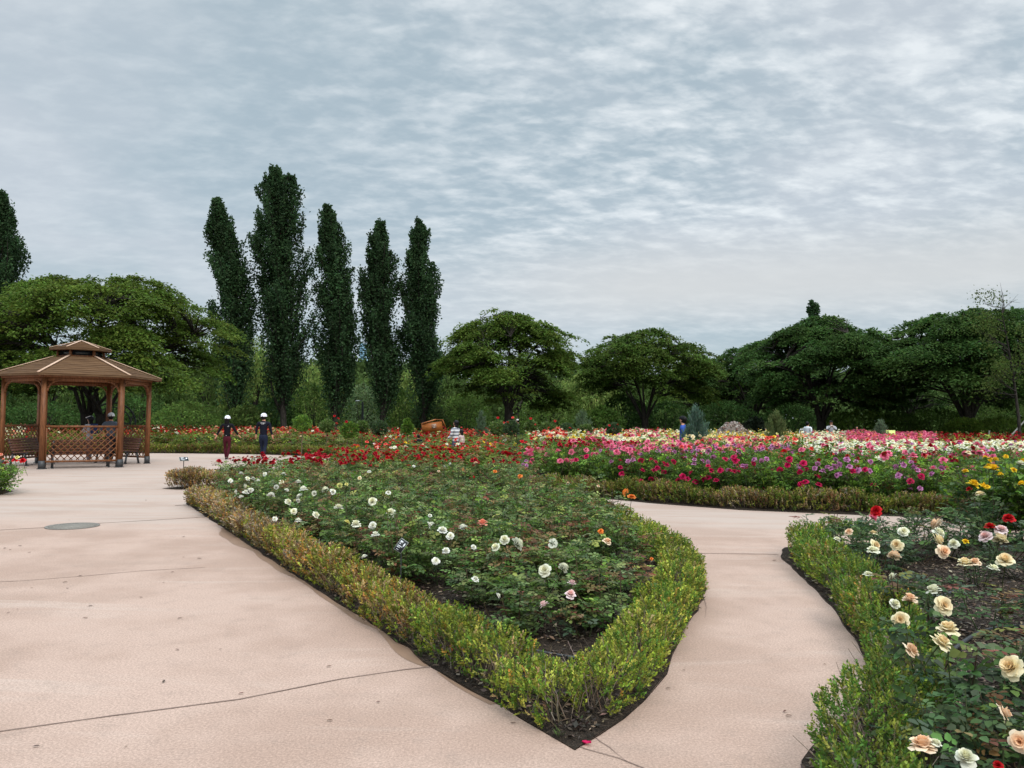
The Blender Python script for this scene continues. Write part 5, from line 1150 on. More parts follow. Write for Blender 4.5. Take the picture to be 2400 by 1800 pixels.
def person(loc, rz, H, label, top, legs, shoes=(30, 30, 32), hair=(18, 16, 16), longhair=False, armL=None, armR=None, stride=0.0, helmet=None, cap=None, skirt=None, head_turn=0.0, longtop=0.0, stripes=None, sleeves=1.0, group=None, bulk=1.0, seated=False):
    """faces local +Y; arms given as (elbow, wrist) in units of H from the body centre"""
    k = H; root = empty('person', (*loc, 0.0), rz, label, 'person', group); w = bulk
    sh = .800 * k; hp = .50 * k; sw = .112 * k * w; hw = .046 * k
    armL = armL or ((-.15, .0, .63), (-.155, .04, .49)); armR = armR or ((.15, .0, .63), (.155, .04, .49))
    AL = [np.array(v) * k for v in armL]; AR = [np.array(v) * k for v in armR]
    st = stride * k
    kL, aL = np.array([-hw, st * .35 + .02 * k, .27 * k]), np.array([-hw * .55, st * .55, .045 * k]); kR, aR = np.array([hw, -st * .25 + .03 * k, .275 * k]), np.array([hw * .55, -st * .75, .055 * k + abs(st) * .12])
    n = {}; e = []
    n['pelvis'] = (0, 0, hp + .01 * k, .082 * k * w, .060 * k * w); n['waist'] = (0, .0, .60 * k, .070 * k * w, .048 * k * w); n['chest'] = (0, -.005 * k, .73 * k, .092 * k * w, .058 * k * w); n['neck0'] = (0, -.01 * k, .820 * k, .045 * k, .038 * k); n['neck'] = (0, -.004 * k, .86 * k, .032 * k)
    ct, stn = math.cos(head_turn), math.sin(head_turn); f = lambda x, y: (x * ct - y * stn, x * stn + y * ct)
    n['jaw'] = (*f(0, .012 * k), .895 * k, .034 * k, .040 * k); n['head'] = (0, 0, .935 * k, .043 * k, .052 * k); n['crown'] = (0, 0, .965 * k, .034 * k, .042 * k)
    n['nose'] = (*f(0, .060 * k), .918 * k, .007 * k); n['earL'] = (*f(-.046 * k, -.004 * k), .92 * k, .009 * k); n['earR'] = (*f(.046 * k, -.004 * k), .92 * k, .009 * k)
    e += [('pelvis', 'waist'), ('waist', 'chest'), ('chest', 'neck0'), ('neck0', 'neck'), ('neck', 'jaw'), ('jaw', 'head'), ('head', 'crown'), ('head', 'nose'), ('head', 'earL'), ('head', 'earR')]
    for s, A_, kk, an, q in (('L', AL, kL, aL, -1), ('R', AR, kR, aR, 1)):
        n['sh' + s] = (q * sw, 0, sh, .030 * k * w); n['el' + s] = (*A_[0], .022 * k); n['wr' + s] = (*A_[1], .014 * k)
        hd = unit(A_[1] - A_[0]); sd = unit(np.cross(hd, [0, 1, .3])); pm = A_[1] + hd * .045 * k; n['pm' + s] = (*pm, .016 * k, .012 * k)
        e += [('chest', 'sh' + s), ('sh' + s, 'el' + s), ('el' + s, 'wr' + s), ('wr' + s, 'pm' + s)]
        for fi, (o, ln) in enumerate(((-.012, .034), (-.004, .042), (.004, .040), (.012, .030))):
            kn = pm + hd * ln * k * .55 + sd * o * k + np.array([0, .002, 0]); tp = pm + hd * ln * k + sd * o * 1.15 * k + np.array([0, .010 * k, 0]); n[f'k{s}{fi}'] = (*kn, .0052 * k); n[f't{s}{fi}'] = (*tp, .0042 * k)
            e += [('pm' + s, f'k{s}{fi}'), (f'k{s}{fi}', f't{s}{fi}')]
        th = A_[1] + hd * .02 * k - sd * q * .018 * k + np.array([0, .012 * k, 0]); n['th' + s] = (*th, .006 * k); n['tt' + s] = (*(th + hd * .022 * k + np.array([0, .006 * k, 0])), .005 * k); e += [('wr' + s, 'th' + s), ('th' + s, 'tt' + s)]
        n['hp' + s] = (q * hw, 0, .455 * k, .056 * k * w); n['kn' + s] = (*kk, .030 * k); n['cf' + s] = (*(kk * .55 + an * .45 + np.array([0, -.01 * k, 0])), .031 * k * .95); n['an' + s] = (*an, .018 * k); n['ft' + s] = (an[0], an[1] + .085 * k, an[2] - .025 * k, .018 * k, .013 * k)
        e += [('pelvis', 'hp' + s), ('hp' + s, 'kn' + s), ('kn' + s, 'cf' + s), ('cf' + s, 'an' + s), ('an' + s, 'ft' + s)]
    slim = {a: (*v[:3], *(q_ * (.68 if a[:2] in ('pe', 'wa', 'ch', 'sh', 'hp', 'kn', 'cf') else .8 if a[:2] in ('el',) else 1) for q_ in v[3:])) for a, v in n.items()}
    link(bpy.data.objects.new('body', skin_mesh('body', (slim, e), SKIN)), root)
    infl = .008 * k
    def shell(keys, edges, name, c, grow=infl, over=None):
        nn = {a: (*n[a][:3], *(v + grow for v in n[a][3:])) for a in keys}
        if over: nn.update(over)
        return link(bpy.data.objects.new(name, skin_mesh(name, (nn, edges), c if not isinstance(c, tuple) else cm(c))), root)
    # top
    ov = {}
    for s, A_ in (('L', AL), ('R', AR)):
        cu_ = A_[0] + (A_[1] - A_[0]) * .93 * sleeves; ov['wr' + s] = (*cu_, .014 * k + infl * 1.1)
    hem = .525 * k - longtop * k; ov['hem'] = (0, 0, hem, (.080 + longtop * .08) * k * w + infl, (.056 + longtop * .05) * k * w + infl)
    ov['collar'] = (0, -.006 * k, .848 * k, .036 * k, .036 * k)
    tb = shell(['waist', 'chest', 'neck0', 'shL', 'shR', 'elL', 'elR'], [('waist', 'chest'), ('chest', 'neck0'), ('neck0', 'collar'), ('waist', 'hem'), ('chest', 'shL'), ('chest', 'shR'), ('shL', 'elL'), ('shR', 'elR'), ('elL', 'wrL'), ('elR', 'wrR')], 'top', stripes or top, infl * 1.25, ov)
    lg = {}; 
    for s, an in (('L', aL), ('R', aR)): lg['an' + s] = (an[0], an[1], an[2] - .012 * k, .022 * k + (infl if bulk >= 1 else 0))
    lg['belt'] = (0, 0, .565 * k, .072 * k * w + infl, .052 * k * w + infl)
    shell(['pelvis', 'hpL', 'hpR', 'knL', 'knR', 'cfL', 'cfR'], [('belt', 'pelvis'), ('pelvis', 'hpL'), ('pelvis', 'hpR'), ('hpL', 'knL'), ('hpR', 'knR'), ('knL', 'cfL'), ('knR', 'cfR'), ('cfL', 'anL'), ('cfR', 'anR')], 'trousers', legs, infl * (1.1 if bulk >= 1 else .6), lg)
    for s, an in (('L', aL), ('R', aR)):
        link(bpy.data.objects.new('shoe', skin_mesh('shoe', ({'h': (an[0], an[1] - .018 * k, max(.02 * k, an[2] - .028 * k), .022 * k, .020 * k), 'm': (an[0], an[1] + .04 * k, max(.018 * k, an[2] - .032 * k), .025 * k, .018 * k), 't': (an[0], an[1] + .10 * k, max(.016 * k, an[2] - .035 * k), .022 * k, .014 * k)}, [('h', 'm'), ('m', 't')]), cm(shoes, .5))), root)
    Rt = rz3(head_turn)
    hg = Geo(); th_ = np.linspace(0, math.pi * .62, 8); prof = [(math.sin(a) * .057 * k + 1e-4, math.cos(a) * .060 * k) for a in th_] + [(.048 * k, -.05 * k), (.03 * k, -.068 * k)]
    hg.lathe(prof, (*f(0, -.016 * k), .935 * k), 14, scale=(.94, 1.12, 1), rot=Rt)
    if longhair: hg.lathe([(.02 * k, .03 * k), (.05 * k, -.02 * k), (.052 * k, -.08 * k), (.04 * k, -.13 * k), (.012 * k, -.155 * k)], (*f(0, -.025 * k), .93 * k), 12, scale=(1.0, .7, 1))
    hg.build('hair', cm(hair, .5), root, smooth=True)
    if helmet:
        g = Geo(); th_ = np.linspace(0, math.pi * .53, 9); g.lathe([(math.sin(a) * .070 * k + 1e-4, math.cos(a) * .072 * k) for a in th_], (*f(0, -.004 * k), .94 * k), 18, scale=(.92, 1.12, 1), rot=Rt, col=lin(*helmet))
        for q in (-.012, .012, .034):       # dark vent slots on the rear
            g.bar(np.r_[(Rt @ np.array([-.056, -.056, 0]))[:2] * k, .94 * k + q * k], np.r_[(Rt @ np.array([-.012, -.083, 0]))[:2] * k, .94 * k + q * k], .014 * k, .011 * k, col=(.02, .02, .025)) if q < .03 else None
        g.bar(np.r_[(Rt @ np.array([.022, -.076, 0]))[:2] * k, .955 * k], np.r_[(Rt @ np.array([.03, -.074, 0]))[:2] * k, .925 * k], .006 * k, .012 * k, col=(.03, .03, .035))
        g.build('helmet', M['paint'], root, smooth=False)
    if cap:
        g = Geo(); th_ = np.linspace(0, math.pi * .5, 7); g.lathe([(math.sin(a) * .060 * k + 1e-4, math.cos(a) * .058 * k) for a in th_], (*f(0, 0), .945 * k), 16, scale=(.95, 1.1, 1), rot=Rt)
        g.box((*f(0, .082 * k), .947 * k), (.085 * k, .06 * k, .006 * k), Rt); g.build('cap', cm(cap), root, smooth=True)
    return root
def face(x, d, y=None): return PD(x, 1000, d)[:2]
def stripemat():
    m, t, b = mat('striped_cloth', None, .8, .2); co = nd(t, 'ShaderNodeTexCoord').outputs['Object']; sp_ = nd(t, 'ShaderNodeSeparateXYZ'); t.links.new(co, sp_.inputs[0])
    s = math_n(t, 'FRACT', math_n(t, 'MULTIPLY', sp_.outputs[2], 8.5)); f = math_n(t, 'GREATER_THAN', s, .52)
    t.links.new(mixc(t, f, lin(228, 228, 230), lin(120, 122, 132)), b.inputs['Base Color']); return m
pW = person(face(533, 29.3), R(12), 1.66, 'person walking away in a white helmet, black top and maroon leggings', (14, 14, 22), (72, 18, 32), (25, 25, 28), longhair=True, helmet=(236, 238, 244), armL=((-.165, -.01, .67), (-.225, -.02, .545)), armR=((.165, .0, .665), (.245, .04, .555)), stride=.09, head_turn=R(-25), bulk=.93)
pM = person(face(618, 29.8), R(4), 1.76, 'person walking away in a white helmet and dark navy tracksuit with white lettering', (18, 20, 34), (26, 33, 52), (25, 25, 28), helmet=(236, 238, 244), armL=((-.15, .0, .66), (-.165, .02, .53)), armR=((.15, .0, .655), (.18, .03, .52)), stride=.11, head_turn=R(-28), bulk=1.04)
# lettering on the back: two short white lines
g = Geo(); k = 1.76; ls_ = [(-.050 + .0135 * i, .793, .0095) for i in range(8)] + [(-.022 + .0135 * i, .772, .0095) for i in range(4)]
for i, (x, z, wd) in enumerate(ls_):
    for dx in ((-.33, .33) if i % 3 else (-.33,)): g.box(((x + dx * wd) * k, -.0735 * k, z * k), (.0032 * k, .004, .016 * k))
    g.box((x * k, -.0735 * k, (z + (.0065 if i % 2 else 0)) * k), (wd * k, .0042, .0035 * k))
    if i % 2 == 0: g.box((x * k, -.0735 * k, (z - .0065) * k), (wd * k, .0042, .0035 * k))
g.build('lettering', M['white'], pM)
g = Geo(); g.box((.02 * 1.66, -.073 * 1.66, .755 * 1.66), (.012, .004, .035)); g.box((.035 * 1.66, -.073 * 1.66, .765 * 1.66), (.03, .004, .02)); g.build('emblem', M['white'], pW)
g = Geo(); g.box((-.012 * 1.66, -.066 * 1.66, .55 * 1.66), (.018, .004, .018)); g.build('logo_tag', M['white'], pW)
pa = person(face(211, 27), R(78), 1.60, 'person side on in pale grey top and dark helmet, behind the gazebo lattice', (196, 198, 206), (150, 140, 142), (60, 60, 65), helmet=(30, 32, 40), longhair=True, armL=((-.13, .05, .66), (-.05, .16, .66)), armR=((.13, .05, .66), (.05, .17, .66)), longtop=.10)
g = Geo(); 
for s in (-1, 1): g.bar((.072 * 1.6 * s * .6, -.03 * 1.6, 1.002 * 1.6), (.05 * 1.6 * s * .6, .085 * 1.6, .965 * 1.6), .03, .02)
g.build('helmet_band', M['white'], pa)
g = Geo(); g.box((0, -.11 * 1.6, .72 * 1.6), (.24, .13, .36), taper=.85); g.build('backpack', cm((58, 74, 116)), pa)
bagp = face(222, 27.0); g = Geo(); g.box((*bagp, .62), (.05, .2, .30), taper=.8, col=lin(232, 200, 40)); g.tube([(*(bagp + [0, -.06]), .76), (*(bagp + [0, -.03]), .88), (*(bagp + [0, .03]), .88), (*(bagp + [0, .06]), .76)], .008, 5, lin(232, 200, 40))
tag(g.build('hand_bag', M['paint']), 'small yellow bag hanging beside the person in pale grey', 'bag')
person(face(260, 26.9), R(8), 1.72, 'person facing away in a grey shirt and white helmet, partly behind a gazebo post', (98, 108, 122), (45, 45, 55), (225, 225, 225), helmet=(225, 228, 232), armL=((-.19, .02, .68), (-.24, .10, .58)), armR=((.15, .0, .66), (.16, .08, .55)), bulk=1.08)
person(face(1068, 27.6), R(62), 1.58, 'person in a white and grey striped top with black bobbed hair among red roses', (230, 230, 232), (70, 74, 88), longhair=True, stripes=stripemat(), longtop=.04, bulk=1.1, armR=((.13, .04, .65), (.10, .16, .58)), armL=((-.13, .03, .65), (-.10, .15, .57)))
person(face(1081, 27.9), R(62), 1.25, 'small person in pale pink beside the one in stripes', (205, 180, 178), (105, 118, 150), hair=(30, 25, 24), longhair=True, armL=((-.13, .05, .66), (-.06, .16, .66)))
person(face(981, 27.7), R(20), 1.06, 'dark haired child in a black top, low among the red roses', (20, 20, 24), (24, 24, 28), hair=(14, 13, 13))
person(face(1600, 25.2), R(75), 1.78, 'person in a blue jacket and dark cap, standing left of the blue green conifer', (52, 84, 165), (34, 40, 72), cap=(22, 22, 26), armL=((-.14, -.02, .655), (-.14, .02, .52)), bulk=1.05)
person(face(1893, 42), R(-60), 1.66, 'person in a loose white shirt, back half turned, in front of the dark trunk', (222, 224, 230), (50, 50, 58), longtop=.06, bulk=1.12, hair=(16, 15, 15))
pc = person(face(1948, 43), R(165), 1.72, 'person in a grey jacket and black cap holding up a phone to take a picture', (168, 168, 172), (128, 128, 122), cap=(20, 20, 24), armL=((-.14, .10, .70), (-.02, .19, .79)), armR=((.14, .10, .70), (.03, .19, .79)), bulk=1.08)
g = Geo(); g.box((.005 * 1.72, .225 * 1.72, .825 * 1.72), (.15, .012, .08), col=(.75, .72, .7)); g.build('phone', M['paint'], None).parent = pc
person(face(1213, 50), R(90), 1.66, 'distant person in dark clothes with a pale hat, right of the thick trunk', (40, 44, 48), (35, 36, 40), cap=(190, 188, 180))
person(face(2008, 47), R(170), 1.42, 'person in dark clothes in deep shade behind the pink roses', (42, 36, 40), (30, 30, 34))

# ------------------------------------------------------------------ small things
def water_wheel():
    c = PD(264, 992, 48); root = empty('water_wheel', (c[0], 48, 0), R(28), 'large dark water wheel seen through the right side of the gazebo', 'water wheel'); zc_ = c[2] + .0; Ro = 1.28
    th = np.linspace(0, 2 * np.pi, 33)
    for s in (-.3, .3):
        for rr, nm in ((Ro, 'rim'),): 
            g = Geo(); g.tube([(math.cos(a) * rr, s, zc_ + math.sin(a) * rr) for a in th], .045, 5); g.tube([(math.cos(a) * rr * .78, s, zc_ + math.sin(a) * rr * .78) for a in th], .03, 5); g.build('rim', M['iron'], root)
    for i in range(20):
        a = i * 2 * np.pi / 20; g = Geo(); g.bar((math.cos(a) * Ro * .78, 0, zc_ + math.sin(a) * Ro * .78), (math.cos(a) * Ro, 0, zc_ + math.sin(a) * Ro), .56, .03, up=(-math.sin(a), 0, math.cos(a))); g.build('paddle', M['iron'], root)
    for i in range(8):
        a = i * np.pi / 4; g = Geo()
        for s in (-.3, .3): g.bar((0, s, zc_), (math.cos(a) * Ro * .8, s, zc_ + math.sin(a) * Ro * .8), .05, .05, up=(0, 1, 0))
        g.build('spoke', M['iron'], root)
    g = Geo(); g.tube([(0, -.5, zc_), (0, .5, zc_)], .09, 10); g.build('hub', M['iron'], root)
    g = Geo()
    for s in (-.48, .48): g.bar((-.7, s, 0), (0, s, zc_), .09, .09, up=(0, 1, 0)); g.bar((.7, s, 0), (0, s, zc_), .09, .09, up=(0, 1, 0))
    g.build('support_frame', M['iron'], root)
water_wheel()
def wood_box():
    d = 37; c = PD(1015, 1000, d); root = empty('wooden_box', (c[0], d, 0), R(12), 'tilted orange timber box with a pitched lid and grey notice among the red roses', 'wooden box'); ow = M['orange']; sc_ = 1.0
    Rt = np.array(Matrix.Rotation(R(-8), 3, 'Y')); g = Geo(); g.box((-.05, 0, 1.22), (.95, .5, .45), Rt); g.build('body', ow, root)
    g = Geo(); g.box((-.22, 0, 1.485), (.72, .6, .035), np.array(Matrix.Rotation(R(-17), 3, 'Y'))); g.box((.28, 0, 1.575), (.36, .6, .035), np.array(Matrix.Rotation(R(2), 3, 'Y'))); g.box((.5, 0, 1.4), (.035, .6, .4), np.array(Matrix.Rotation(R(-25), 3, 'Y'))); g.build('lid', ow, root)
    g = Geo(); g.box((0.02, -.262, 1.27), (.24, .012, .22), Rt, lin(160, 120, 95)); 
    for q in range(3): g.box((.02, -.272, 1.33 - q * .06), (.16 - .03 * q, .008, .025), Rt, lin(205, 195, 185))
    g.build('notice', M['paint'], root)
    for s in (-.35, .35):
        g = Geo(); g.box((s, 0, .5), (.08, .08, 1.0)); g.build('leg', ow, root)
M['orange'] = woodmat('orange_timber', (.24, .07, .015), (.42, .14, .03), (2, 2, 9))
wood_box()
def aboard():
    d = 41.5; c = PD(2088, 1010, d); root = empty('information_board', (c[0], d, 0), R(-20), 'tilted pale yellow green board on a dark stand above the pink roses', 'board'); zt = PD(2093, 1009, d)[2]
    g = Geo(); Rt = np.array(Matrix.Rotation(R(-30), 3, 'X')); g.box((0, 0, zt - .3), (.46, .02, .72), Rt, lin(196, 206, 120)); g.box((.0, -.012, zt - .42), (.38, .02, .25), Rt, lin(170, 180, 105)); g.build('panel', M['paint'], root)
    g = Geo(); g.add([(.235, -.22, zt - .66), (.235, .17, zt + .02), (.235, .34, zt - .66)], [(0, 1, 2)]); g.add([(-.235, -.22, zt - .66), (-.235, .17, zt + .02), (-.235, .34, zt - .66)], [(0, 2, 1)]); g.add([(.235, .17, zt + .02), (-.235, .17, zt + .02), (-.235, .34, zt - .66), (.235, .34, zt - .66)], [(0, 1, 2, 3)]); g.build('side_panel', M['iron'], root)
    g = Geo()
    for s in (-.2, .2): g.box((s, .05, (zt - .66) / 2), (.05, .05, zt - .64))
    g.build('leg', M['iron'], root)
aboard()
def chair():
    d = 46; c = PD(1875, 1010, d); root = empty('garden_chair', (c[0], d, 0), R(200), 'white metal garden chair left of the person in a white shirt', 'chair')
    g = Geo(); g.tube([(-.25, .2, .45), (-.25, .27, 1.1), (-.2, .28, 1.2), (.2, .28, 1.2), (.25, .27, 1.1), (.25, .2, .45)], .022, 6)
    for q in (-.1, 0, .1): g.tube([(q, .22, .5), (q, .28, 1.18)], .012, 5)
    g.build('backrest', M['white'], root); g = Geo(); g.box((0, 0, .45), (.5, .45, .03)); g.build('seat', M['white'], root)
    for x in (-.22, .22):
        for y in (-.2, .2): g = Geo(); g.tube([(x, y, 0), (x, y, .44)], .018, 6); g.build('leg', M['white'], root)
    for x in (-.27, .27): g = Geo(); g.tube([(x, -.2, .44), (x, -.2, .68), (x, .25, .70)], .018, 6); g.build('armrest', M['white'], root)
chair()
def rockery():
    d = 44; c = PD(1717, 990, d); root_z = c[2]; r = np.random.default_rng(9); g = Geo(); n = 160
    th = np.linspace(0, 2 * np.pi, 15)[:-1]; rings = [(1.1, 0), (1.08, .5), (1.0, .9), (.72, 1.15), (.35, 1.5), (.06, root_z)]
    V = np.array([[math.cos(t) * a * (1 + r.normal(0, .05)), math.sin(t) * a * (1 + r.normal(0, .05)), z + r.normal(0, .03)] for a, z in rings for t in th]); m = len(th)
    q = [(i * m + j, i * m + (j + 1) % m, (i + 1) * m + (j + 1) % m, (i + 1) * m + j) for i in range(5) for j in range(m)]
    g.add(V, q, (.13, .10, .08))
    for _ in range(420):
        t = r.random() ** .7; a = np.interp(t * root_z, [x[1] for x in rings], [x[0] for x in rings]); b = r.uniform(0, 6.28); s = r.uniform(.04, .11)
        g.box((math.cos(b) * a, math.sin(b) * a, t * root_z), (s, s * 1.5, s * .6), np.array(Matrix.Rotation(r.uniform(0, 3), 3, rv(1, r)[0])), mixcol(1, [(.30, .25, .22), (.16, .12, .10), (.42, .36, .33), (.2, .1, .07)], [3, 3, 2, 1], r=r)[0])
    o = g.build('stone_mound', M['paint']); o.location = (c[0], d, 0); tag(o, 'pointed mound of mottled stones behind the yellow roses', 'stone mound')
rockery()
def pole(name, p0, p1, rad, m, label, cat, group=None):
    p0, p1 = np.array(p0, float), np.array(p1, float); g = Geo(); g.tube([np.zeros(3), (p1 - p0) * .5, p1 - p0], [rad * 1.05, rad, rad * .95], 8); o = g.build(name, m); o.location = p0; return tag(o, label, cat, group)
M['stakew'] = simple('weathered_stake', (.28, .27, .25), .8, .2)
q = PD(2356, 1036, 44); t_ = PD(2412, 975, 44); pole('tree_stake', (q[0] - .55, 44, 0), (t_[0], 44, t_[2]), .045, M['stakew'], 'long slanting grey stake propping the thin young tree', 'stake', 'tree stakes')
q = PD(2314, 1036, 46); t_ = PD(2319, 1009, 46); pole('tree_stake', (q[0] - .1, 46, 0), (t_[0], 46, t_[2]), .05, M['stakew'], 'short pale upright stake left of the slanting one', 'stake', 'tree stakes')
def lamp():
    d = 68; b = PD(849, 1000, d); zt = PD(849, 942, d)[2]; root = empty('street_lamp', (b[0], d, 0), 0, 'dark lamp post in the gap between the middle and the fourth poplar', 'street lamp')
    g = Geo(); g.tube([(0, 0, 0), (0, 0, zt * .6), (0, 0, zt)], [.14, .11, .09], 8); g.build('pole', M['iron'], root)
    g = Geo(); g.tube([(0, 0, zt - .1), (-.1, 0, zt + .1), (-.35, 0, zt + .12)], .04, 6); g.build('arm', M['iron'], root); g = Geo(); g.box((-.45, 0, zt + .1), (.4, .16, .09), taper=.7); g.build('lamp_head', M['white'], root)
lamp()
def tower():
    d = 1400.0; a = PD(849, 806, d); b = PD(859, 806, d); H = a[2]; W = 14.0; root = empty('tower_block', ((a[0] + b[0]) / 2, d, 0), 0, 'hazy blue glass tower far away between two poplars', 'tower')
    g = Geo(); g.box((-1.5, 0, H / 2), (W * .8, W, H), col=lin(112, 146, 164)); g.box((5.5, 1, H * .46), (W * .45, W, H * .92), col=lin(140, 170, 186)); g.build('wall', M['paint'], root)  # distance haze is mixed into the wall and window colours
    g = Geo()
    for i in range(26): g.box((-1.5, -W / 2 - .1, H * (.3 + .66 * i / 26)), (W * .74, .2, 1.6), col=lin(92, 126, 146))
    g.build('window', M['paint'], root)
tower()
# plant labels on metal sticks
def plant_label(px, py, z, label, wd, ht, rz, tilt, roll_, stem):
    p = P(px, py, z); root = empty('plant_label', (p[0], p[1], .0), rz, label, 'plant label'); Rt = np.array(Matrix.Rotation(tilt, 3, 'X') @ Matrix.Rotation(roll_, 3, 'Y'))
    T = lambda x, y, zz: tuple(Rt @ np.array([x, y, zz]) + [0, 0, z])
    g = Geo(); g.box((0, 0, z), (wd, .008, ht), Rt, lin(190, 195, 185)); g.box(T(0, -.003, 0), (wd * .94, .008, ht * .95), Rt, (.03, .033, .038))
    for (a, b, c, e_) in ((-.16, .27, .34, .14), (-.22, .10, .18, .08), (-.05, -.08, .62, .05), (-.16, -.20, .4, .05), (.16, .26, .0, .0), (-.1, -.38, .3, .03)):
        if c: g.box(T(a * wd, -.0075, b * ht), (c * wd, .004, e_ * ht), Rt, lin(222, 226, 230))
    g.lathe([(1e-4, .17), (.045, .10), (.06, 0), (.05, -.12), (1e-4, -.2)], T(.29 * wd, -.0075, .16 * ht), 8, lin(230, 234, 238), scale=(wd * 1.6, .03, ht * .9), rot=Rt)
    g.build('plate', M['paint'], root); g = Geo(); g.tube([(0, .012, 0), (0, .012, z * .5), T(0, .012, 0)], .005 if stem < 1 else .009, 6); g.build('stake', M['iron'], root)
plant_label(940, 1279, .52, 'small black plant label with white lettering tilted among the leaves of the triangular bed', .075, .112, 0, R(-22), R(33), .6)
plant_label(431, 1076, .62, 'small plant label on a thin stake at the tip of the crimson roses', .20, .14, R(35), R(-55), R(0), 1)
# manhole cover
def manhole():
    c = (P(170, 1227.5) + P(170, 1241)) / 2; c = P(170, 1234); g = Geo(); Rm = abs(P(231, 1233)[0] - P(109, 1234)[0]) / 2
    g.lathe([(Rm, .001), (Rm, .010), (Rm * .93, .012), (Rm * .92, .007), (1e-3, .007)], (0, 0, 0), 40, (.19, .175, .155))
    for i in range(-6, 7):
        y = i * Rm * .135; w_ = math.sqrt(max(0, (Rm * .86) ** 2 - y * y))
        if w_ > .04: g.box((0, y, .009), (2 * w_, Rm * .05, .006), col=(.27, .25, .22)); g.box((y, 0, .0094), (Rm * .04, 2 * w_, .006), col=(.24, .22, .19))
    o = g.build('manhole_cover', M['paint']); o.location = (c[0], c[1], .002); tag(o, 'round worn grey manhole cover set in the pink plaza', 'manhole cover')
manhole()
# irrigation hoses on the soil
def hose(pts, rad, label):
    P3 = chaikin([tuple(P(x, y, z)) for x, y, z in pts], 2, False); o = Geo().tube(P3, rad, 8).build('irrigation_hose', M['hose'], smooth=True); tag(o, label, 'hose', 'irrigation hoses on the soil')
hose([(1205, 1508, .06), (1240, 1522, .055), (1290, 1532, .055), (1340, 1541, .06), (1370, 1545, .06)], .011, 'black hose on the soil behind the front tip of the triangular hedge')
hose([(1385, 1532, .06), (1425, 1515, .06), (1460, 1485, .06), (1485, 1465, .06), (1540, 1445, .06), (1580, 1400, .06)], .009, 'black hose running beside the right hedge of the triangular bed')
hose([(1960, 1372, .06), (2040, 1376, .06), (2105, 1382, .06), (2160, 1395, .055), (2210, 1398, .07), (2240, 1382, .07), (2290, 1370, .06)], .012, 'hose arching over the soil behind the cream roses')
hose([(2090, 1590, .05), (2160, 1575, .06), (2235, 1522, .09), (2285, 1485, .09), (2340, 1470, .09), (2420, 1466, .07)], .014, 'thick dark hose curving across the right foreground soil')
hose([(2130, 1690, .05), (2160, 1668, .07), (2185, 1650, .07), (2225, 1625, .05)], .010, 'short bit of blue grey hose near the lower right hedge')
hose([(1770, 1158, .12), (1900, 1166, .10), (2000, 1172, .10), (2200, 1178, .08)], .014, 'black hose under the magenta and mauve roses')
# fallen petals and litter
def petal(px, py, kd, sz, label):
    p = P(px, py); g = Geo(); u = np.linspace(-1, 1, 6); v = np.linspace(-1, 1, 5)
    V = np.array([[a * sz * (1 - .15 * b * b), b * sz * .55 * math.sqrt(max(.04, 1 - a * a * .9)), .004 + sz * (.35 * b * b + .18 * a * a + .06 * math.sin(a * 5 + b * 3))] for a in u for b in v]); q = [(i * 5 + j, i * 5 + j + 1, (i + 1) * 5 + j + 1, (i + 1) * 5 + j) for i in range(5) for j in range(4)]
    g.add(V, q, CO[kd]); o = g.build('fallen_petal', M['petal'], smooth=True); o.location = (p[0], p[1], .004); o.rotation_euler = (0, 0, random.uniform(-.5, .2)); tag(o, label, 'petal', 'petals fallen on the path')
petal(1375, 1746, 'magenta', .024, 'crumpled crimson petal on the pink path below the bed tip'); petal(1347, 1729, 'blush', .018, 'pale pink petal on the soil at the very tip of the bed'); petal(1968, 1430, 'magenta', .02, 'dull red petal at the foot of the right foreground hedge')
r = np.random.default_rng(3); g = Geo()
bits = [(8, 1287), (20, 1290), (52, 1280), (64, 1296), (182, 1351), (146, 1366), (77, 1379), (162, 1380), (40, 1428), (15, 1438), (205, 1422), (207, 1449), (335, 1402), (400, 1342), (473, 1310), (427, 1307), (380, 1367), (426, 1259), (162, 1220), (340, 1173), (513, 1523), (381, 1602), (558, 1628), (764, 1564), (765, 1690), (75, 1752), (1042, 1578), (1195, 1697), (892, 1647), (1598, 1573), (1840, 1679), (1836, 1671), (1935, 1560), (1810, 1315), (1643, 1306), (1560, 1615), (415, 1451), (290, 1753), (420, 1525)]
for (x, y) in bits:
    p = P(x, y); a = r.uniform(0, 6.28) if r.random() < .5 else r.normal(0, .3); s = r.uniform(.012, .028) * (1 + p[1] * .05)
    add_leaves(g, [p + [0, 0, .006]], [(math.cos(a), math.sin(a), .15)], [(0.1, 0, 1)], s * 1.4, s * .5, mixcol(1, [(.05, .03, .02), (.12, .07, .04), (.09, .03, .02)], [2, 2, 1], r=r), hi=True)
tag(g.build('leaf_litter', M['cane']), 'scattered dry leaf bits on the pink concrete', 'litter', kind='stuff')
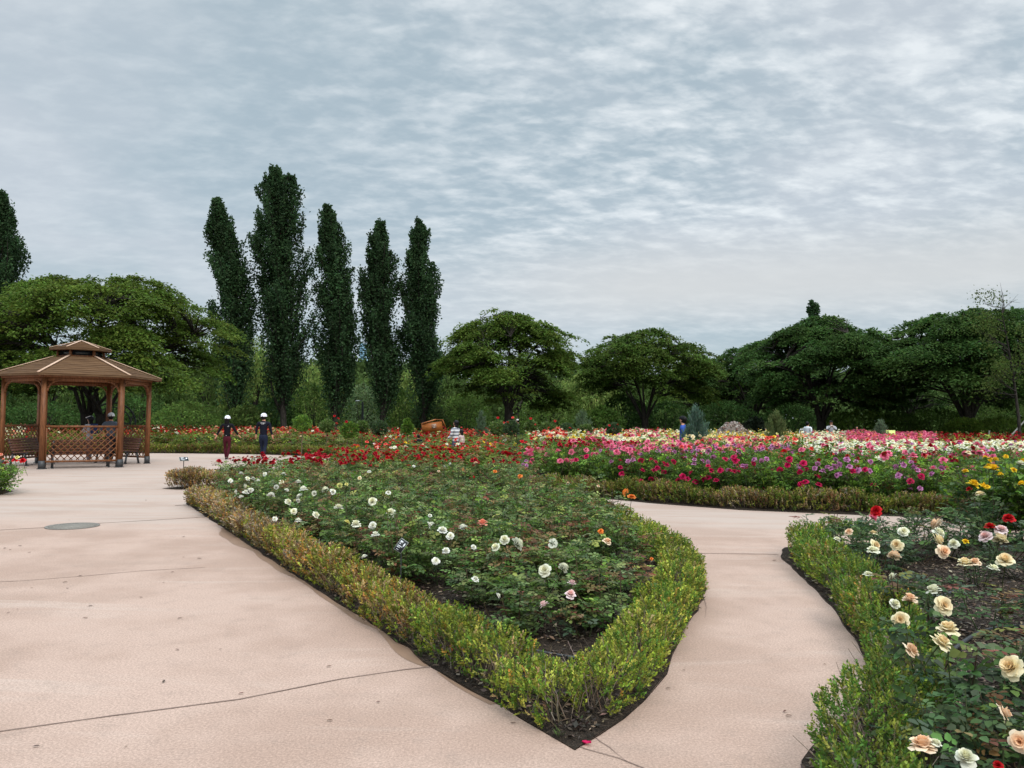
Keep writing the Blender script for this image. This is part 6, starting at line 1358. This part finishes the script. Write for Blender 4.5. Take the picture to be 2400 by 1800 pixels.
# bark mulch and dead twigs on the bare soil
def mulch(name, poly, lab, n, ylim, seed, cols, w):
    r = np.random.default_rng(seed); g = Geo(); p = np.array(poly); x0, y0 = p.min(0); x1 = p.max(0)[0]; C = []
    while len(C) < n:
        y = y0 + (ylim - y0) * r.random() ** 1.25; q = (r.uniform(x0, min(x1, y * .75 + 1.5)), y)
        if inpoly(q, poly) and edge_dist(q, poly) > .015: C.append((q[0], q[1], .02 + .035 * min(1, edge_dist(q, poly) / .3) + r.uniform(0, .02)))
    C = np.array(C); D = unit(np.c_[r.normal(size=(n, 2)), r.normal(0, .18, n)]); U = unit(np.array([0, 0, 1.]) + r.normal(0, .35, (n, 3)))
    sz = r.uniform(.012, .045, n) * (1 + C[:, 1] * .06)
    add_leaves(g, C, D, U, sz, sz * r.uniform(.18, .5, n), mixcol(n, cols, w, .2, r), fold=.1, hi=False)
    tag(g.build(name, M['cane']), lab, 'mulch', kind='stuff')
MC = [(.03, .022, .016), (.09, .06, .04), (.17, .12, .08), (.30, .23, .16), (.05, .034, .025)]
mulch('bark_mulch', F_poly, 'brown bark mulch and twigs on the right foreground soil', 38000, 9, 61, MC, [2, 5, 4, 1.6, 2])
mulch('bark_mulch', A_poly, 'dark mulch and dead leaves on the soil of the triangular bed', 17000, 10, 62, MC, [5, 4, 2, .7, 4])
# small weeds and low seedlings at the hedge foot
def weeds():
    r = np.random.default_rng(71); g = Geo()
    for path, n in ((Aleft, 190), (Aright, 110), (Fh, 120)):
        pts = densify(path, .05, 0, closed=False)
        for _ in range(n):
            p = pts[r.integers(0, len(pts))]; c = np.array([p[0] + r.normal(0, .14), p[1] + r.normal(0, .14), .02]); m = r.integers(5, 14)
            if not (inpoly(c, A_poly) or inpoly(c, F_poly)): continue
            a = r.uniform(0, 6.28, m); D = np.c_[np.cos(a), np.sin(a), r.uniform(.3, 1.4, m)]
            add_leaves(g, c + r.normal(0, .012, (m, 3)) * [1, 1, .5], D, np.tile([0, 0, 1.], (m, 1)) + r.normal(0, .3, (m, 3)), r.uniform(.02, .06, m), .014, mixcol(m, [(.06, .10, .03), (.09, .13, .04), (.16, .13, .07)], [3, 2, 1], r=r), fold=.05)
    tag(g.build('weeds', M['hedge']), 'small weeds and seedlings at the foot of the hedges', 'weeds', kind='stuff')
weeds()
